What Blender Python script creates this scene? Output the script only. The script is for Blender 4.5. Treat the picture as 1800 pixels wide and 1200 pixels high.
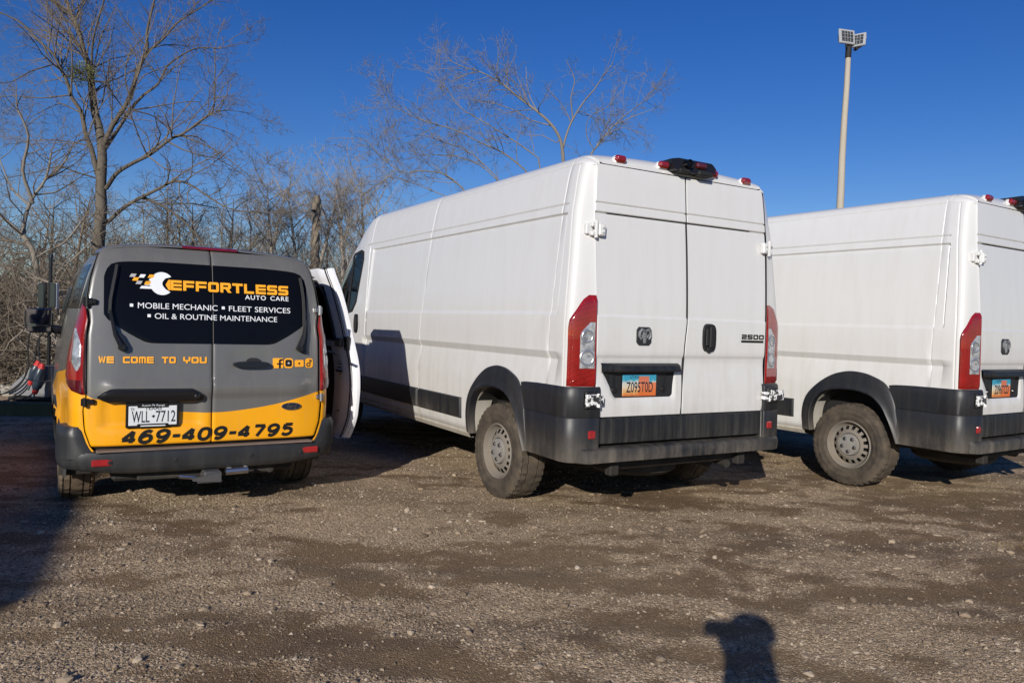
import bpy, bmesh, math, random
import numpy as np
from mathutils import Vector, Matrix

for o in list(bpy.data.objects):
    bpy.data.objects.remove(o)
scene = bpy.context.scene
COL = scene.collection
R = math.radians
PI = math.pi

# ------------------------------------------------------------------ camera
CAM_F, CAM_PITCH, CAM_ROLL, CAM_H = 1338.56, -0.0234070, 0.0328320, 1.35855
cp, sp = math.cos(CAM_PITCH), math.sin(CAM_PITCH)
cr, sr = math.cos(CAM_ROLL), math.sin(CAM_ROLL)
fw = Vector((0, cp, sp)); rt0 = Vector((1, 0, 0)); up0 = Vector((0, -sp, cp))
rt = cr * rt0 + sr * up0
up = -sr * rt0 + cr * up0
cam = bpy.data.cameras.new('camera')
cam.sensor_width = 36.0; cam.sensor_fit = 'HORIZONTAL'
cam.lens = CAM_F / 1800 * 36.0
cam.clip_start = 0.05; cam.clip_end = 8000
camo = bpy.data.objects.new('camera', cam)
camo.matrix_world = Matrix(((rt.x, up.x, -fw.x, 0), (rt.y, up.y, -fw.y, 0), (rt.z, up.z, -fw.z, CAM_H), (0, 0, 0, 1)))
COL.objects.link(camo); scene.camera = camo

# ------------------------------------------------------------------ sky and sun
SUN_AZ, SUN_EL = 15.4, 20.6          # shadows run towards this azimuth (degrees right of the view axis)
w = bpy.data.worlds.new('World'); scene.world = w; w.use_nodes = True
nt = w.node_tree; nt.nodes.clear()
sky = nt.nodes.new('ShaderNodeTexSky'); sky.sky_type = 'NISHITA'
sky.sun_disc = False; sky.sun_elevation = R(SUN_EL)
sky.sun_rotation = R(180 + SUN_AZ)
sky.altitude = 200; sky.air_density = 1.0; sky.dust_density = 0.15; sky.ozone_density = 4.0
hs = nt.nodes.new('ShaderNodeHueSaturation')
hs.inputs['Hue'].default_value = 0.520; hs.inputs['Saturation'].default_value = 1.29; hs.inputs['Value'].default_value = 1.0
bg = nt.nodes.new('ShaderNodeBackground'); bg.inputs['Strength'].default_value = 0.090
wo = nt.nodes.new('ShaderNodeOutputWorld')
nt.links.new(sky.outputs[0], hs.inputs['Color']); nt.links.new(hs.outputs[0], bg.inputs[0]); nt.links.new(bg.outputs[0], wo.inputs[0])
sun = bpy.data.lights.new('sun', 'SUN'); sun.energy = 4.9; sun.angle = R(0.53); sun.color = (1.0, 0.945, 0.86)
suno = bpy.data.objects.new('sun', sun); COL.objects.link(suno)
sd = Vector((math.sin(R(SUN_AZ)) * math.cos(R(SUN_EL)), math.cos(R(SUN_AZ)) * math.cos(R(SUN_EL)), -math.sin(R(SUN_EL))))
suno.rotation_euler = sd.to_track_quat('-Z', 'Y').to_euler()
suno.location = (-3, -10, 8)
scene.view_settings.view_transform = 'Standard'; scene.view_settings.look = 'None'
scene.view_settings.gamma = 1.0; scene.view_settings.exposure = 0.0
scene.view_settings.use_curve_mapping = False

# ------------------------------------------------------------------ helpers
def at(px, py, Y):
    """point on the ground-plan line Y = const seen at a pixel of the 1800 x 1200 photograph"""
    d = rt * ((px - 900) / CAM_F) + up * ((600 - py) / CAM_F) + fw
    t = Y / d.y
    return Vector((d.x * t, Y, CAM_H + d.z * t))

def smooth(a, b, x):
    t = min(1.0, max(0.0, (x - a) / (b - a))); return t * t * (3 - 2 * t)

def interp(x, pts):
    if x <= pts[0][0]: return pts[0][1]
    for (a, b), (c, d) in zip(pts, pts[1:]):
        if x <= c: return b + (d - b) * (x - a) / (c - a)
    return pts[-1][1]

def catmull(pts, n):
    P = [np.array(p, float) for p in pts]; P = [2 * P[0] - P[1]] + P + [2 * P[-1] - P[-2]]
    out = []
    for i in range(1, len(P) - 2):
        for k in range(n):
            t = k / n; a, b, c, d = P[i - 1:i + 3]
            out.append(0.5 * (2 * b + (c - a) * t + (2 * a - 5 * b + 4 * c - d) * t * t + (3 * b - a - 3 * c + d) * t ** 3))
    out.append(P[-2]); return out

class G:
    """collects verts and faces of ONE mesh object"""
    def __init__(s): s.v = []; s.f = []; s.m = []
    def add(s, V, F, m=0):
        n = len(s.v); s.v += [tuple(map(float, p)) for p in V]; s.f += [tuple(i + n for i in f) for f in F]; s.m += [m] * len(F)
        return s
    def box(s, x0, x1, y0, y1, z0, z1, c=0.004, m=0, M=None):
        """chamfered box"""
        x0, x1 = sorted((x0, x1)); y0, y1 = sorted((y0, y1)); z0, z1 = sorted((z0, z1))
        c = min(c, (x1 - x0) * .45, (y1 - y0) * .45, (z1 - z0) * .45)
        V = []; idx = {}
        X = (x0, x1); Y = (y0, y1); Z = (z0, z1)
        for i in (0, 1):
            for j in (0, 1):
                for k in (0, 1):
                    dx, dy, dz = (c if i == 0 else -c), (c if j == 0 else -c), (c if k == 0 else -c)
                    for a in range(3):
                        p = [X[i] + dx, Y[j] + dy, Z[k] + dz]; p[a] = (X[i], Y[j], Z[k])[a]
                        idx[(i, j, k, a)] = len(V); V.append(p)
        F = []
        q = lambda *t: F.append(tuple(idx[u] for u in t))
        for i in (0, 1):
            a = [(i, 0, 0, 0), (i, 1, 0, 0), (i, 1, 1, 0), (i, 0, 1, 0)]; q(*(a if i else a[::-1]))
            a = [(0, i, 0, 1), (0, i, 1, 1), (1, i, 1, 1), (1, i, 0, 1)]; q(*(a if i else a[::-1]))
            a = [(0, 0, i, 2), (1, 0, i, 2), (1, 1, i, 2), (0, 1, i, 2)]; q(*(a if i else a[::-1]))
        for i in (0, 1):
            for j in (0, 1):
                q((i, j, 0, 0), (i, j, 1, 0), (i, j, 1, 1), (i, j, 0, 1))
                q((i, 0, j, 0), (i, 1, j, 0), (i, 1, j, 2), (i, 0, j, 2))
                q((0, i, j, 1), (1, i, j, 1), (1, i, j, 2), (0, i, j, 2))
        for i in (0, 1):
            for j in (0, 1):
                for k in (0, 1): q((i, j, k, 0), (i, j, k, 1), (i, j, k, 2))
        if M is not None: V = [M @ Vector(p) for p in V]
        return s.add(V, F, m)
    def tube(s, path, rad, n=8, cap=True, m=0):
        P = [Vector(p) for p in path]
        if not hasattr(rad, '__len__'): rad = [rad] * len(P)
        V = []; F = []
        t = (P[1] - P[0]).normalized()
        a = Vector((0, 0, 1)) if abs(t.z) < .9 else Vector((1, 0, 0))
        u = t.cross(a).normalized()
        for i, p in enumerate(P):
            t = (P[min(i + 1, len(P) - 1)] - P[max(i - 1, 0)]).normalized()
            u = (u - t * u.dot(t)).normalized(); vv = t.cross(u)
            for k in range(n):
                an = 2 * PI * k / n
                V.append(p + (u * math.cos(an) + vv * math.sin(an)) * rad[i])
        for i in range(len(P) - 1):
            for k in range(n):
                F.append((i * n + k, i * n + (k + 1) % n, (i + 1) * n + (k + 1) % n, (i + 1) * n + k))
        if cap:
            F.append(tuple(range(n))[::-1]); F.append(tuple(range((len(P) - 1) * n, len(P) * n)))
        return s.add(V, F, m)
    def lathe(s, prof, n=32, axis='y', c=(0, 0, 0), m=0, skip=None, close=False):
        """prof: list of (radius, along axis)"""
        V = []; F = []
        for r_, h in prof:
            for k in range(n):
                a = 2 * PI * k / n; p, q = r_ * math.cos(a), r_ * math.sin(a)
                V.append({'x': (c[0] + h, c[1] + p, c[2] + q), 'y': (c[0] + p, c[1] + h, c[2] + q), 'z': (c[0] + p, c[1] + q, c[2] + h)}[axis])
        for i in range(len(prof) - 1):
            for k in range(n):
                if skip and skip(i, k): continue
                F.append((i * n + k, (i + 1) * n + k, (i + 1) * n + (k + 1) % n, i * n + (k + 1) % n))
        return s.add(V, F, m)
    def prism(s, poly, fn0, fn1, m=0):
        """poly: 2-D outline; fn0/fn1 map (a,b) to 3-D for the two faces"""
        n = len(poly); V = [fn0(*p) for p in poly] + [fn1(*p) for p in poly]
        F = [tuple(range(n))[::-1], tuple(range(n, 2 * n))]
        F += [(i, (i + 1) % n, n + (i + 1) % n, n + i) for i in range(n)]
        return s.add(V, F, m)
    def grid(s, rows, m=0, flip=False, skip=None):
        nr, nc = len(rows), len(rows[0]); V = [p for r_ in rows for p in r_]; F = []
        for i in range(nr - 1):
            for j in range(nc - 1):
                if skip and skip(i, j): continue
                q = (i * nc + j, i * nc + j + 1, (i + 1) * nc + j + 1, (i + 1) * nc + j)
                F.append(q[::-1] if flip else q)
        return s.add(V, F, m)
    def build(s, name, mat, parent=None, ang=35, flat=False, fix=True):
        me = bpy.data.meshes.new(name); me.from_pydata(s.v, [], s.f)
        mats = mat if isinstance(mat, (list, tuple)) else [mat]
        for q in mats: me.materials.append(q)
        if len(mats) > 1: me.polygons.foreach_set('material_index', s.m)
        if fix:
            bm = bmesh.new(); bm.from_mesh(me); bmesh.ops.recalc_face_normals(bm, faces=bm.faces); bm.to_mesh(me); bm.free()
        if not flat:
            me.shade_smooth()
            if ang is not None: me.set_sharp_from_angle(angle=R(ang))
        me.update()
        o = bpy.data.objects.new(name, me); COL.objects.link(o)
        if parent is not None: o.parent = parent
        return o

def empty(name, loc=(0, 0, 0), rz=0.0, parent=None):
    o = bpy.data.objects.new(name, None); COL.objects.link(o); o.location = loc; o.rotation_euler = (0, 0, rz)
    o.empty_display_size = .2
    if parent is not None: o.parent = parent
    return o
def tag(o, label=None, cat=None, group=None, kind=None):
    if label: o['label'] = label
    if cat: o['category'] = cat
    if group: o['group'] = group
    if kind: o['kind'] = kind
    return o
def copy_tree(o, parent=None):
    c = o.copy(); COL.objects.link(c)
    if parent is not None: c.parent = parent
    for ch in list(o.children): copy_tree(ch, c)
    return c

# ------------------------------------------------------------------ materials
class N:
    def __init__(s, name):
        s.m = bpy.data.materials.new(name); s.m.use_nodes = True; s.t = s.m.node_tree
        s.b = s.t.nodes['Principled BSDF']; s.o = s.t.nodes['Material Output']
    def n(s, kind, **kw):
        x = s.t.nodes.new(kind)
        for k, v_ in kw.items():
            if k in x.inputs: x.inputs[k].default_value = v_
            else: setattr(x, k, v_)
        return x
    def l(s, a, b): s.t.links.new(a, b)
    def coord(s, scale=(1, 1, 1), kind='Object'):
        tc = s.n('ShaderNodeTexCoord'); mp = s.n('ShaderNodeMapping'); mp.inputs['Scale'].default_value = scale
        s.l(tc.outputs[kind], mp.inputs['Vector']); return mp.outputs[0]
    def noise(s, vec, scale, detail=4, rough=.55):
        x = s.n('ShaderNodeTexNoise'); x.inputs['Scale'].default_value = scale; x.inputs['Detail'].default_value = detail
        x.inputs['Roughness'].default_value = rough; s.l(vec, x.inputs['Vector']); return x.outputs['Fac']
    def ramp(s, fac, stops, mode='LINEAR'):
        x = s.n('ShaderNodeValToRGB'); cr_ = x.color_ramp; cr_.interpolation = mode
        while len(cr_.elements) < len(stops): cr_.elements.new(0.5)
        for e, (p, c) in zip(cr_.elements, stops):
            e.position = p; e.color = (c, c, c, 1) if not hasattr(c, '__len__') else (*c[:3], 1)
        s.l(fac, x.inputs[0]); return x.outputs[0]
    def mix(s, fac, a, b, blend='MIX'):
        x = s.n('ShaderNodeMix'); x.data_type = 'RGBA'; x.blend_type = blend
        for inp, v_ in ((x.inputs[0], fac), (x.inputs[6], a), (x.inputs[7], b)):
            if isinstance(v_, (int, float)): inp.default_value = v_
            elif hasattr(v_, '__len__'): inp.default_value = (*v_[:3], 1)
            else: s.l(v_, inp)
        return x.outputs[2]
    def math(s, op, a, b=None, clamp=False):
        x = s.n('ShaderNodeMath'); x.operation = op; x.use_clamp = clamp
        for inp, v_ in ((x.inputs[0], a), (x.inputs[1], b)):
            if v_ is None: continue
            if isinstance(v_, (int, float)): inp.default_value = v_
            else: s.l(v_, inp)
        return x.outputs[0]
    def bump(s, h, strength=.3, dist=.01):
        x = s.n('ShaderNodeBump'); x.inputs['Strength'].default_value = strength; x.inputs['Distance'].default_value = dist
        s.l(h, x.inputs['Height']); s.l(x.outputs[0], s.b.inputs['Normal'])
    def set(s, **kw):
        for k, v_ in kw.items():
            i = s.b.inputs[k.replace('_', ' ')]
            if hasattr(v_, 'is_linked') or hasattr(v_, 'links'): s.l(v_, i)
            elif hasattr(v_, '__len__'): i.default_value = (*v_[:3], 1)
            else: i.default_value = v_
        return s.m

def simple(name, col, rough=.5, metal=0.0, var=.12, scale=8, coat=0.0, bump=0.0, bscale=60):
    k = N(name); c = k.coord()
    f = k.noise(c, scale, 5)
    lo = tuple(x * (1 - var) for x in col); hi = tuple(min(1, x * (1 + var)) for x in col)
    k.set(Base_Color=k.mix(f, lo, hi), Roughness=rough, Metallic=metal, Coat_Weight=coat)
    if bump: k.bump(k.noise(c, bscale, 3), bump, .004)
    return k.m

def dusty(name, col, dust=(.27, .22, .165), rough=.45, coat=0.0, zlo=.3, zhi=1.2, amt=.5, base=.06, streak=(14, 14, 1.6), metal=0.0, bump=0.0, ripple=0.0):
    """paint or plastic with road dust that clings near the ground, in patches and run-off streaks"""
    k = N(name); c = k.coord(); cs = k.coord(streak)
    sep = k.n('ShaderNodeSeparateXYZ'); k.l(c, sep.inputs[0])
    mr = k.n('ShaderNodeMapRange'); mr.inputs[1].default_value = zlo; mr.inputs[2].default_value = zhi
    mr.inputs[3].default_value = 1.0; mr.inputs[4].default_value = 0.0
    k.l(sep.outputs[2], mr.inputs[0])
    hgt = k.math('POWER', mr.outputs[0], 1.4)
    n1 = k.ramp(k.noise(c, 3.2, 6, .62), [(.36, 0.0), (.72, 1.0)])
    n2 = k.ramp(k.noise(cs, 1.0, 4, .6), [(.42, 0.0), (.72, 1.0)])
    n3 = k.noise(c, 90, 2)
    a = k.math('MULTIPLY', hgt, k.math('ADD', k.math('MULTIPLY', n1, .75), k.math('MULTIPLY', n2, .55)))
    a = k.math('ADD', k.math('MULTIPLY', a, amt), k.math('MULTIPLY', k.math('MULTIPLY', n2, n3), base * 2), True)
    k.set(Base_Color=k.mix(a, col, dust), Metallic=metal)
    r_ = k.n('ShaderNodeMapRange'); r_.inputs[3].default_value = rough; r_.inputs[4].default_value = .8
    k.l(a, r_.inputs[0]); k.l(r_.outputs[0], k.b.inputs['Roughness'])
    if coat: k.set(Coat_Weight=coat, Coat_Roughness=.06)
    if bump: k.bump(k.noise(c, 260, 2), bump, .002)
    if ripple: k.bump(k.noise(c, 2.2, 2), ripple, .02)
    return k.m

M = {}
M['white'] = dusty('white_van_paint', (.628, .625, .612), dust=(.37, .32, .24), rough=.34, coat=.5, zlo=.3, zhi=1.6, amt=.60, base=.085, ripple=.10)
M['plastic'] = dusty('black_textured_plastic', (.013, .0145, .018), dust=(.21, .18, .14), rough=.45, zlo=.42, zhi=.70, amt=.70, base=.07, bump=.15)
M['trim'] = dusty('dark_trim', (.009, .010, .012), dust=(.16, .145, .12), rough=.45, zlo=.45, zhi=.80, amt=.35, base=.12, streak=(30, 30, 1.2))
M['black'] = simple('black_gloss_plastic', (.012, .012, .013), .25, var=.2)
M['matblack'] = simple('matt_black', (.010, .010, .011), .75, var=.3)
M['under'] = dusty('underbody', (.012, .011, .010), dust=(.07, .058, .045), rough=.85, zlo=.1, zhi=.8, amt=.6, base=.15)
M['hinge'] = simple('white_hinge_paint', (.62, .62, .61), .4, var=.1)
M['steel'] = simple('bare_steel', (.45, .45, .46), .35, metal=1.0, var=.15)
M['chrome'] = simple('chrome', (.62, .63, .65), .12, metal=1.0, var=.05)

def lens(name, col, rough=.12, cell=26, bump=.35, spec=.6):
    k = N(name); c = k.coord()
    v_ = k.n('ShaderNodeTexBrick'); v_.inputs['Scale'].default_value = cell; v_.inputs['Mortar Size'].default_value = .06; v_.offset = 0
    v_.inputs['Color1'].default_value = (1, 1, 1, 1); v_.inputs['Color2'].default_value = (.8, .8, .8, 1); v_.inputs['Mortar'].default_value = (.25, .25, .25, 1)
    mp = k.n('ShaderNodeMapping'); mp.inputs['Rotation'].default_value = (R(90), 0, R(35)); k.l(c, mp.inputs[0]); k.l(mp.outputs[0], v_.inputs['Vector'])
    n = k.noise(c, 14, 3)
    k.set(Base_Color=k.mix(k.math('MULTIPLY', v_.outputs['Fac'], .5), k.mix(n, tuple(x * .55 for x in col), tuple(min(1, x * 1.35) for x in col)), tuple(x * .35 for x in col)), Roughness=rough, Coat_Weight=1.0, Coat_Roughness=.03)
    k.bump(v_.outputs['Fac'], bump, .003); return k.m
M['redlens'] = lens('red_lens', (.29, .008, .006))
M['darkred'] = lens('dark_red_lens', (.10, .004, .006), cell=110)
M['refl_red'] = lens('red_reflector', (.42, .02, .02), cell=160)
def clearlens():
    k = N('clear_lens'); c = k.coord((1, 1, 1)); n = k.noise(c, 16, 3, .6); n2 = k.noise(c, 45, 2)
    col = k.ramp(n, [(.30, (.13, .135, .15)), (.45, (.30, .31, .33)), (.58, (.50, .51, .53)), (.72, (.24, .25, .27))])
    k.set(Base_Color=col, Roughness=.10, Metallic=.35, Coat_Weight=1.0, Coat_Roughness=.02); k.bump(n2, .25, .01); return k.m
M['clear'] = clearlens()
def tyre_mat(name, col, dust, a0, a1):
    k = N(name); c = k.coord(); n = k.noise(c, 7, 6, .6); n2 = k.noise(c, 60, 3)
    f = k.ramp(n, [(.30, a0), (.70, a1)])
    k.set(Base_Color=k.mix(f, col, k.mix(n2, tuple(x * .75 for x in dust), dust)), Roughness=.85); k.bump(n2, .3, .004); return k.m
M['tyre'] = tyre_mat('dusty_tyre', (.014, .013, .012), (.125, .096, .066), .08, .95)
M['tyre_black'] = tyre_mat('black_tyre', (.018, .018, .018), (.10, .085, .065), .05, .5)
M['rim'] = tyre_mat('dusty_steel_rim', (.19, .18, .165), (.19, .155, .115), .2, .95)
M['cap'] = tyre_mat('grey_hub_cap', (.23, .23, .225), (.21, .185, .15), .1, .8)
def glassmat(name, col, rough=.03, spec=.5, trans=0.0):
    k = N(name); c = k.coord(); n = k.noise(c, 2.5, 4)
    k.set(Base_Color=k.mix(n, tuple(x * .8 for x in col), tuple(x * 1.2 for x in col)), Roughness=rough, Specular_IOR_Level=spec, Transmission_Weight=trans)
    return k.m
M['darkglass'] = glassmat('dark_tinted_glass', (.004, .0045, .006), .05, .16)
def tintglass(name, tint):
    k = N(name); t = k.n('ShaderNodeBsdfTransparent'); t.inputs[0].default_value = (*tint, 1)
    g = k.n('ShaderNodeBsdfGlossy'); g.inputs['Roughness'].default_value = .02
    fr = k.n('ShaderNodeFresnel'); fr.inputs[0].default_value = 1.5
    n = k.noise(k.coord(), 3, 3)
    f2 = k.math('MULTIPLY', fr.outputs[0], k.ramp(n, [(0, .85), (1, 1.0)]))
    mx = k.n('ShaderNodeMixShader'); k.l(f2, mx.inputs[0]); k.l(t.outputs[0], mx.inputs[1]); k.l(g.outputs[0], mx.inputs[2])
    k.l(mx.outputs[0], k.o.inputs['Surface']); return k.m
M['cabglass'] = tintglass('green_tinted_glass', (.42, .55, .50))
M['mirror'] = simple('mirror_glass', (.55, .57, .60), .02, metal=1.0, var=.03)
# ------------------------------------------------------------------ the white cargo van (built once, then copied)
def dense(base, feats, w_=.012, k=3):
    L = set(round(b, 4) for b in base)
    for f in feats:
        for i in range(-k, k + 1): L.add(round(f + i * w_ / k, 4))
    L = sorted(L); out = [L[0]]
    for a in L[1:]:
        if a - out[-1] > .0015: out.append(a)
    return out
def frange(a, b, s):
    n = max(1, int(round((b - a) / s))); return [a + (b - a) * i / n for i in range(n + 1)]
def groove(x, c, w_, d):
    t = abs(x - c) / w_
    return -d * (1 - t * t) ** 2 if t < 1 else 0.0

VP = [(.93, .445), (1.0, .46), (1.018, .52), (1.027, .75), (1.028, 1.0), (1.026, 1.2), (1.022, 1.44), (.985, 1.85), (.956, 2.12), (.936, 2.22), (.905, 2.38), (.885, 2.45), (.862, 2.50), (.82, 2.538), (.74, 2.560), (.5, 2.578), (.25, 2.588), (0, 2.59)]
VPC = catmull(VP, 12)
_vs = [(p[1], p[0]) for p in VPC if p[0] > .84 and p[1] > .46]
_vs.sort()
def vy(z): return interp(z, _vs)
VREAR = [(.40, .020), (.95, .035), (1.35, .040), (1.55, .046), (1.9, .070), (2.2, .098), (2.47, .120), (2.6, .132)]
_vr = [tuple(p) for p in catmull(VREAR, 8)]
def vrx(z): return interp(z, _vr)
VEDGE = [(.40, .786), (.72, .790), (.80, .818), (1.5, .828), (2.1, .838), (2.3, .828), (2.47, .812), (2.6, .812)]
def vedge(z): return interp(z, VEDGE)

VCT = [(0, .110, 0), (7, .085, .008), (14, .066, .030), (22, .053, .075), (30, .043, .15), (38, .034, .26), (54, .022, .52), (70, .011, .80), (82, .004, .955), (90, 0, 1.0)]
_vcx = [(a, b) for a, b, c in VCT]; _vcf = [(a, c) for a, b, c in VCT]
def side_relief(x, z):
    d = 0.0
    if z < 2.485:
        inx = smooth(.219, .229, x) * (1 - smooth(4.00, 4.01, x))
        d += -.0085 * inx * min(1, max(0, (z - 1.430) / .026)) * (1 - smooth(2.120, 2.130, z))
        d += groove(z, 2.123, .009, .015) * inx
        d += groove(x, .226, .007, .010) * smooth(1.44, 1.5, z) * (1 - smooth(2.10, 2.13, z))
        d += groove(z, 2.195, .007, .012) * smooth(.222, .23, x) * (1 - smooth(4.30, 4.32, x))
        fb = smooth(.185, .225, x) * (1 - smooth(4.02, 4.10, x))
        d += -.026 * fb * min(1, max(0, (1.180 - z) / .052)) * min(1, max(0, (z - .93) / .195))
        d += groove(z, 2.476, .006, .008) * smooth(.15, .2, x) * (1 - smooth(4.1, 4.12, x))
    wob = .012 * math.sin(z * 2.1)
    d += groove(x, .305 + wob, .004, .004)
    d += groove(x, 2.50 + wob, .004, .004)
    d += groove(x, 4.10, .005, .006) * smooth(2.2, 2.22, z)
    d += groove(x, 4.015 + max(0, z - 1.45) * .12, .010, .018) * (1 - smooth(2.16, 2.18, z))
    d += groove(x, 5.28, .008, .008) * (1 - smooth(1.40, 1.44, z))
    return d
VTOP = [(4.15, 2.59), (4.3, 2.57), (4.45, 2.50), (4.6, 2.40), (5.15, 1.86), (5.42, 1.50), (5.6, 1.36), (5.8, 1.22), (5.92, 1.02), (5.99, .74)]
_vt = [tuple(p) for p in catmull(VTOP, 6)]
def vfront(x, y, z):
    if x <= 4.15: return y, z
    zt = interp(x, _vt); zb0 = 1.36; zb = min(zb0, zt - .10)
    z2 = zb + (z - zb0) * (zt - zb) / (2.59 - zb0) if z > zb0 else .445 + (z - .445) * (zb - .445) / (zb0 - .445)
    tp = .02 * smooth(4.6, 5.2, x) + .13 * smooth(5.2, 5.99, x) ** 1.5
    # keep the side wall wide where the roof line has come down to it
    yy = y
    if z > zb0 and y != 0:
        yn = vy(min(2.4, z2)); f_ = smooth(4.2, 5.0, x)
        yy = y + math.copysign(max(0, yn - .03 - abs(y)), y) * f_ * .8 * (1 if abs(y) > .7 else abs(y) / .7)
    return yy * (1 - tp), z2

ARCH_OUT = [(1.505, .455), (1.515, .62), (1.475, .77), (1.36, .895), (1.21, .99), (1.07, 1.030), (.95, 1.032), (.83, 1.008), (.69, .94), (.61, .80), (.575, .65), (.535, .450)]
ARCH_IN = [(1.405, .455), (1.41, .61), (1.375, .73), (1.30, .815), (1.19, .855), (1.068, .868), (.93, .862), (.81, .828), (.715, .75), (.655, .648), (.610, .55), (.575, .447)]
def in_poly(x, y, P):
    c = False; n = len(P)
    for i in range(n):
        (x1, y1), (x2, y2) = P[i], P[i - 1]
        if (y1 > y) != (y2 > y) and x < (x2 - x1) * (y - y1) / (y2 - y1) + x1: c = not c
    return c
VWIN = [(4.275, 2.02), (4.305, 2.11), (4.40, 2.135), (4.62, 2.10), (4.98, 1.79), (5.14, 1.62), (5.18, 1.46), (4.62, 1.435), (4.46, 1.455), (4.36, 1.56)]
def shrink(P, d):
    cx = sum(p[0] for p in P) / len(P); cy = sum(p[1] for p in P) / len(P); out = []
    for x, y in P:
        l = math.hypot(x - cx, y - cy); out.append((x - (x - cx) / l * d, y - (y - cy) / l * d))
    return out
VWHEEL = (1.046, 5.05); VHZ = .365

def make_cargo_van():
    root = empty('cargo_van')
    zs = dense(frange(.46, 2.49, .045), [1.430, 1.443, 1.456, 2.125, 2.195, 1.128, 1.154, 1.180, 2.476], .014, 3)
    zs = [z for z in zs if z <= 2.487]
    rows = [(.90, .43), (.96, .445), (1.0, .4585)] + [(vy(z), z) for z in zs]
    top = [tuple(p) for p in VPC if p[1] > 2.492]
    rows += top
    full = rows + [(-y, z) for y, z in rows[::-1][1:]]
    nL = len(rows)
    xs = dense(frange(.215, 4.15, .07) + frange(.50, 1.60, .03) + frange(4.2, 5.3, .03) + frange(5.3, 5.99, .05), [.226, .305, 2.50, 4.10, 4.015, 4.03, 4.06, 4.09, 5.28], .012, 3)
    th = [90, 84, 78, 70, 62, 54, 46, 38, 30, 22, 14, 9, 7, 6, 5, 4, 3, 2, 0]
    grid = []
    nrm = []
    for i, (y, z) in enumerate(full):
        a = full[max(0, i - 1)]; b = full[min(len(full) - 1, i + 1)]
        ty, tz = b[0] - a[0], b[1] - a[1]; l = math.hypot(ty, tz) or 1
        nrm.append((tz / l, -ty / l))
    for i, (y, z) in enumerate(full):
        ny, nz = nrm[i]; xr = vrx(z); line = []
        side = z < 2.47
        if side: r_ = abs(y) - vedge(z) - .001; rx = .150
        else:
            f_ = smooth(2.47, 2.54, z); r_ = (abs(y) - .81) * (1 - f_) + .098 * f_ if abs(y) > .82 else .100 + (z - 2.575) * .9
            r_ = max(r_, .05); rx = .150 + .05 * f_
        for t in th:
            pw = 1.25 if side else 1.0
            s_, c_ = math.sin(R(t)) ** pw, math.cos(R(t)) ** pw; ins = r_ * (1 - c_)
            x = xr + rx * (1 - s_)
            if side: x = xr + interp(t, _vcx); ins = r_ * interp(t, _vcf)
            if side: yy, zz = y - math.copysign(ins, y), z
            else: yy, zz = y - ny * ins, z - nz * ins
            d = (side_relief(x, z) if t < 25 else 0) - (.006 * max(0, 1 - abs(t - 4.5) / 1.8) if side else 0)
            line.append((x, yy + ny * d, zz + nz * d))
        for x in xs:
            xe = x + xr * (1 - smooth(.215, .9, x)) * .25
            if xe <= line[-1][0] + .002: xe = line[-1][0] + .003
            y2, z2 = vfront(x, y, z); d = side_relief(x, z)
            line.append((xe, y2 + ny * d, z2 + nz * d))
        grid.append(line)
    wpoly = ARCH_OUT + [(ARCH_OUT[-1][0], .2), (ARCH_OUT[0][0], .2)]
    wsm = [(1.02 + (x - 1.02) * .93, .445 + (z - .445) * .955 if z > .4 else z) for x, z in wpoly]
    wfr = [(x + VWHEEL[1] - VWHEEL[0], z) for x, z in wsm]
    winp = shrink(VWIN, .02)
    def skip(i, j):
        p = [grid[i][j], grid[i][j + 1], grid[i + 1][j + 1], grid[i + 1][j]]
        cx = sum(q[0] for q in p) / 4; cz = sum(q[2] for q in p) / 4; cy = abs(p[0][1])
        if cz < 1.1 and cy > .85 and (in_poly(cx, cz, wsm) or in_poly(cx, cz, wfr)): return True
        return cy > .75 and 1.4 < cz < 2.2 and in_poly(cx, cz, winp)
    g = G(); g.grid(grid, skip=skip)
    nc = len(grid[0])
    g.f.append(tuple(i * nc + nc - 1 for i in range(len(full)))); g.m.append(0)
    body = g.build('body', M['white'], root, ang=50)

    # inner lining, floor pan and everything dark behind the gaps
    g = G(); g.box(.16, 4.0, -.80, .80, .47, 2.40, .02)
    g.build('cargo_box', M['matblack'], root)
    g = G(); g.box(.10, 5.7, -.62, .62, .36, .455, .02); g.box(.3, 5.6, -.78, -.64, .40, .455, .01); g.box(.3, 5.6, .64, .78, .40, .455, .01)
    g.tube([(1.046, -.80, .365), (1.046, .80, .365)], .06, 10)
    g.tube([(.40, .42, .40), (1.6, .42, .30), (2.0, .42, .38)], .03, 6)
    g.tube([(.40, -.42, .40), (1.6, -.42, .30), (2.0, -.42, .38)], .03, 6)
    g.build('chassis', M['under'], root)
    g = G(); g.lathe([(.0, .0), (.30, .0), (.345, .03), (.36, .09), (.345, .15), (.30, .18), (.0, .18)], 28, 'z', (.62, .0, .24)); g.build('spare_wheel', M['tyre_black'], root)
    g = G(); g.tube([(.10, -.52, .33), (.35, -.53, .36), (1.6, -.55, .36)], .032, 10); g.tube([(.32, -.53, .355), (.9, -.54, .355)], .085, 12); g.build('exhaust', M['under'], root)
    for sgn in (1, -1):
        g = G(); g.box(.05, .12, sgn * .62 - .04, sgn * .62 + .04, .33, .45, .01); g.box(.06, .5, sgn * .62 - .012, sgn * .62 + .012, .36, .44, .004)
        g.build('tow_bracket', M['under'], root)
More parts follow.
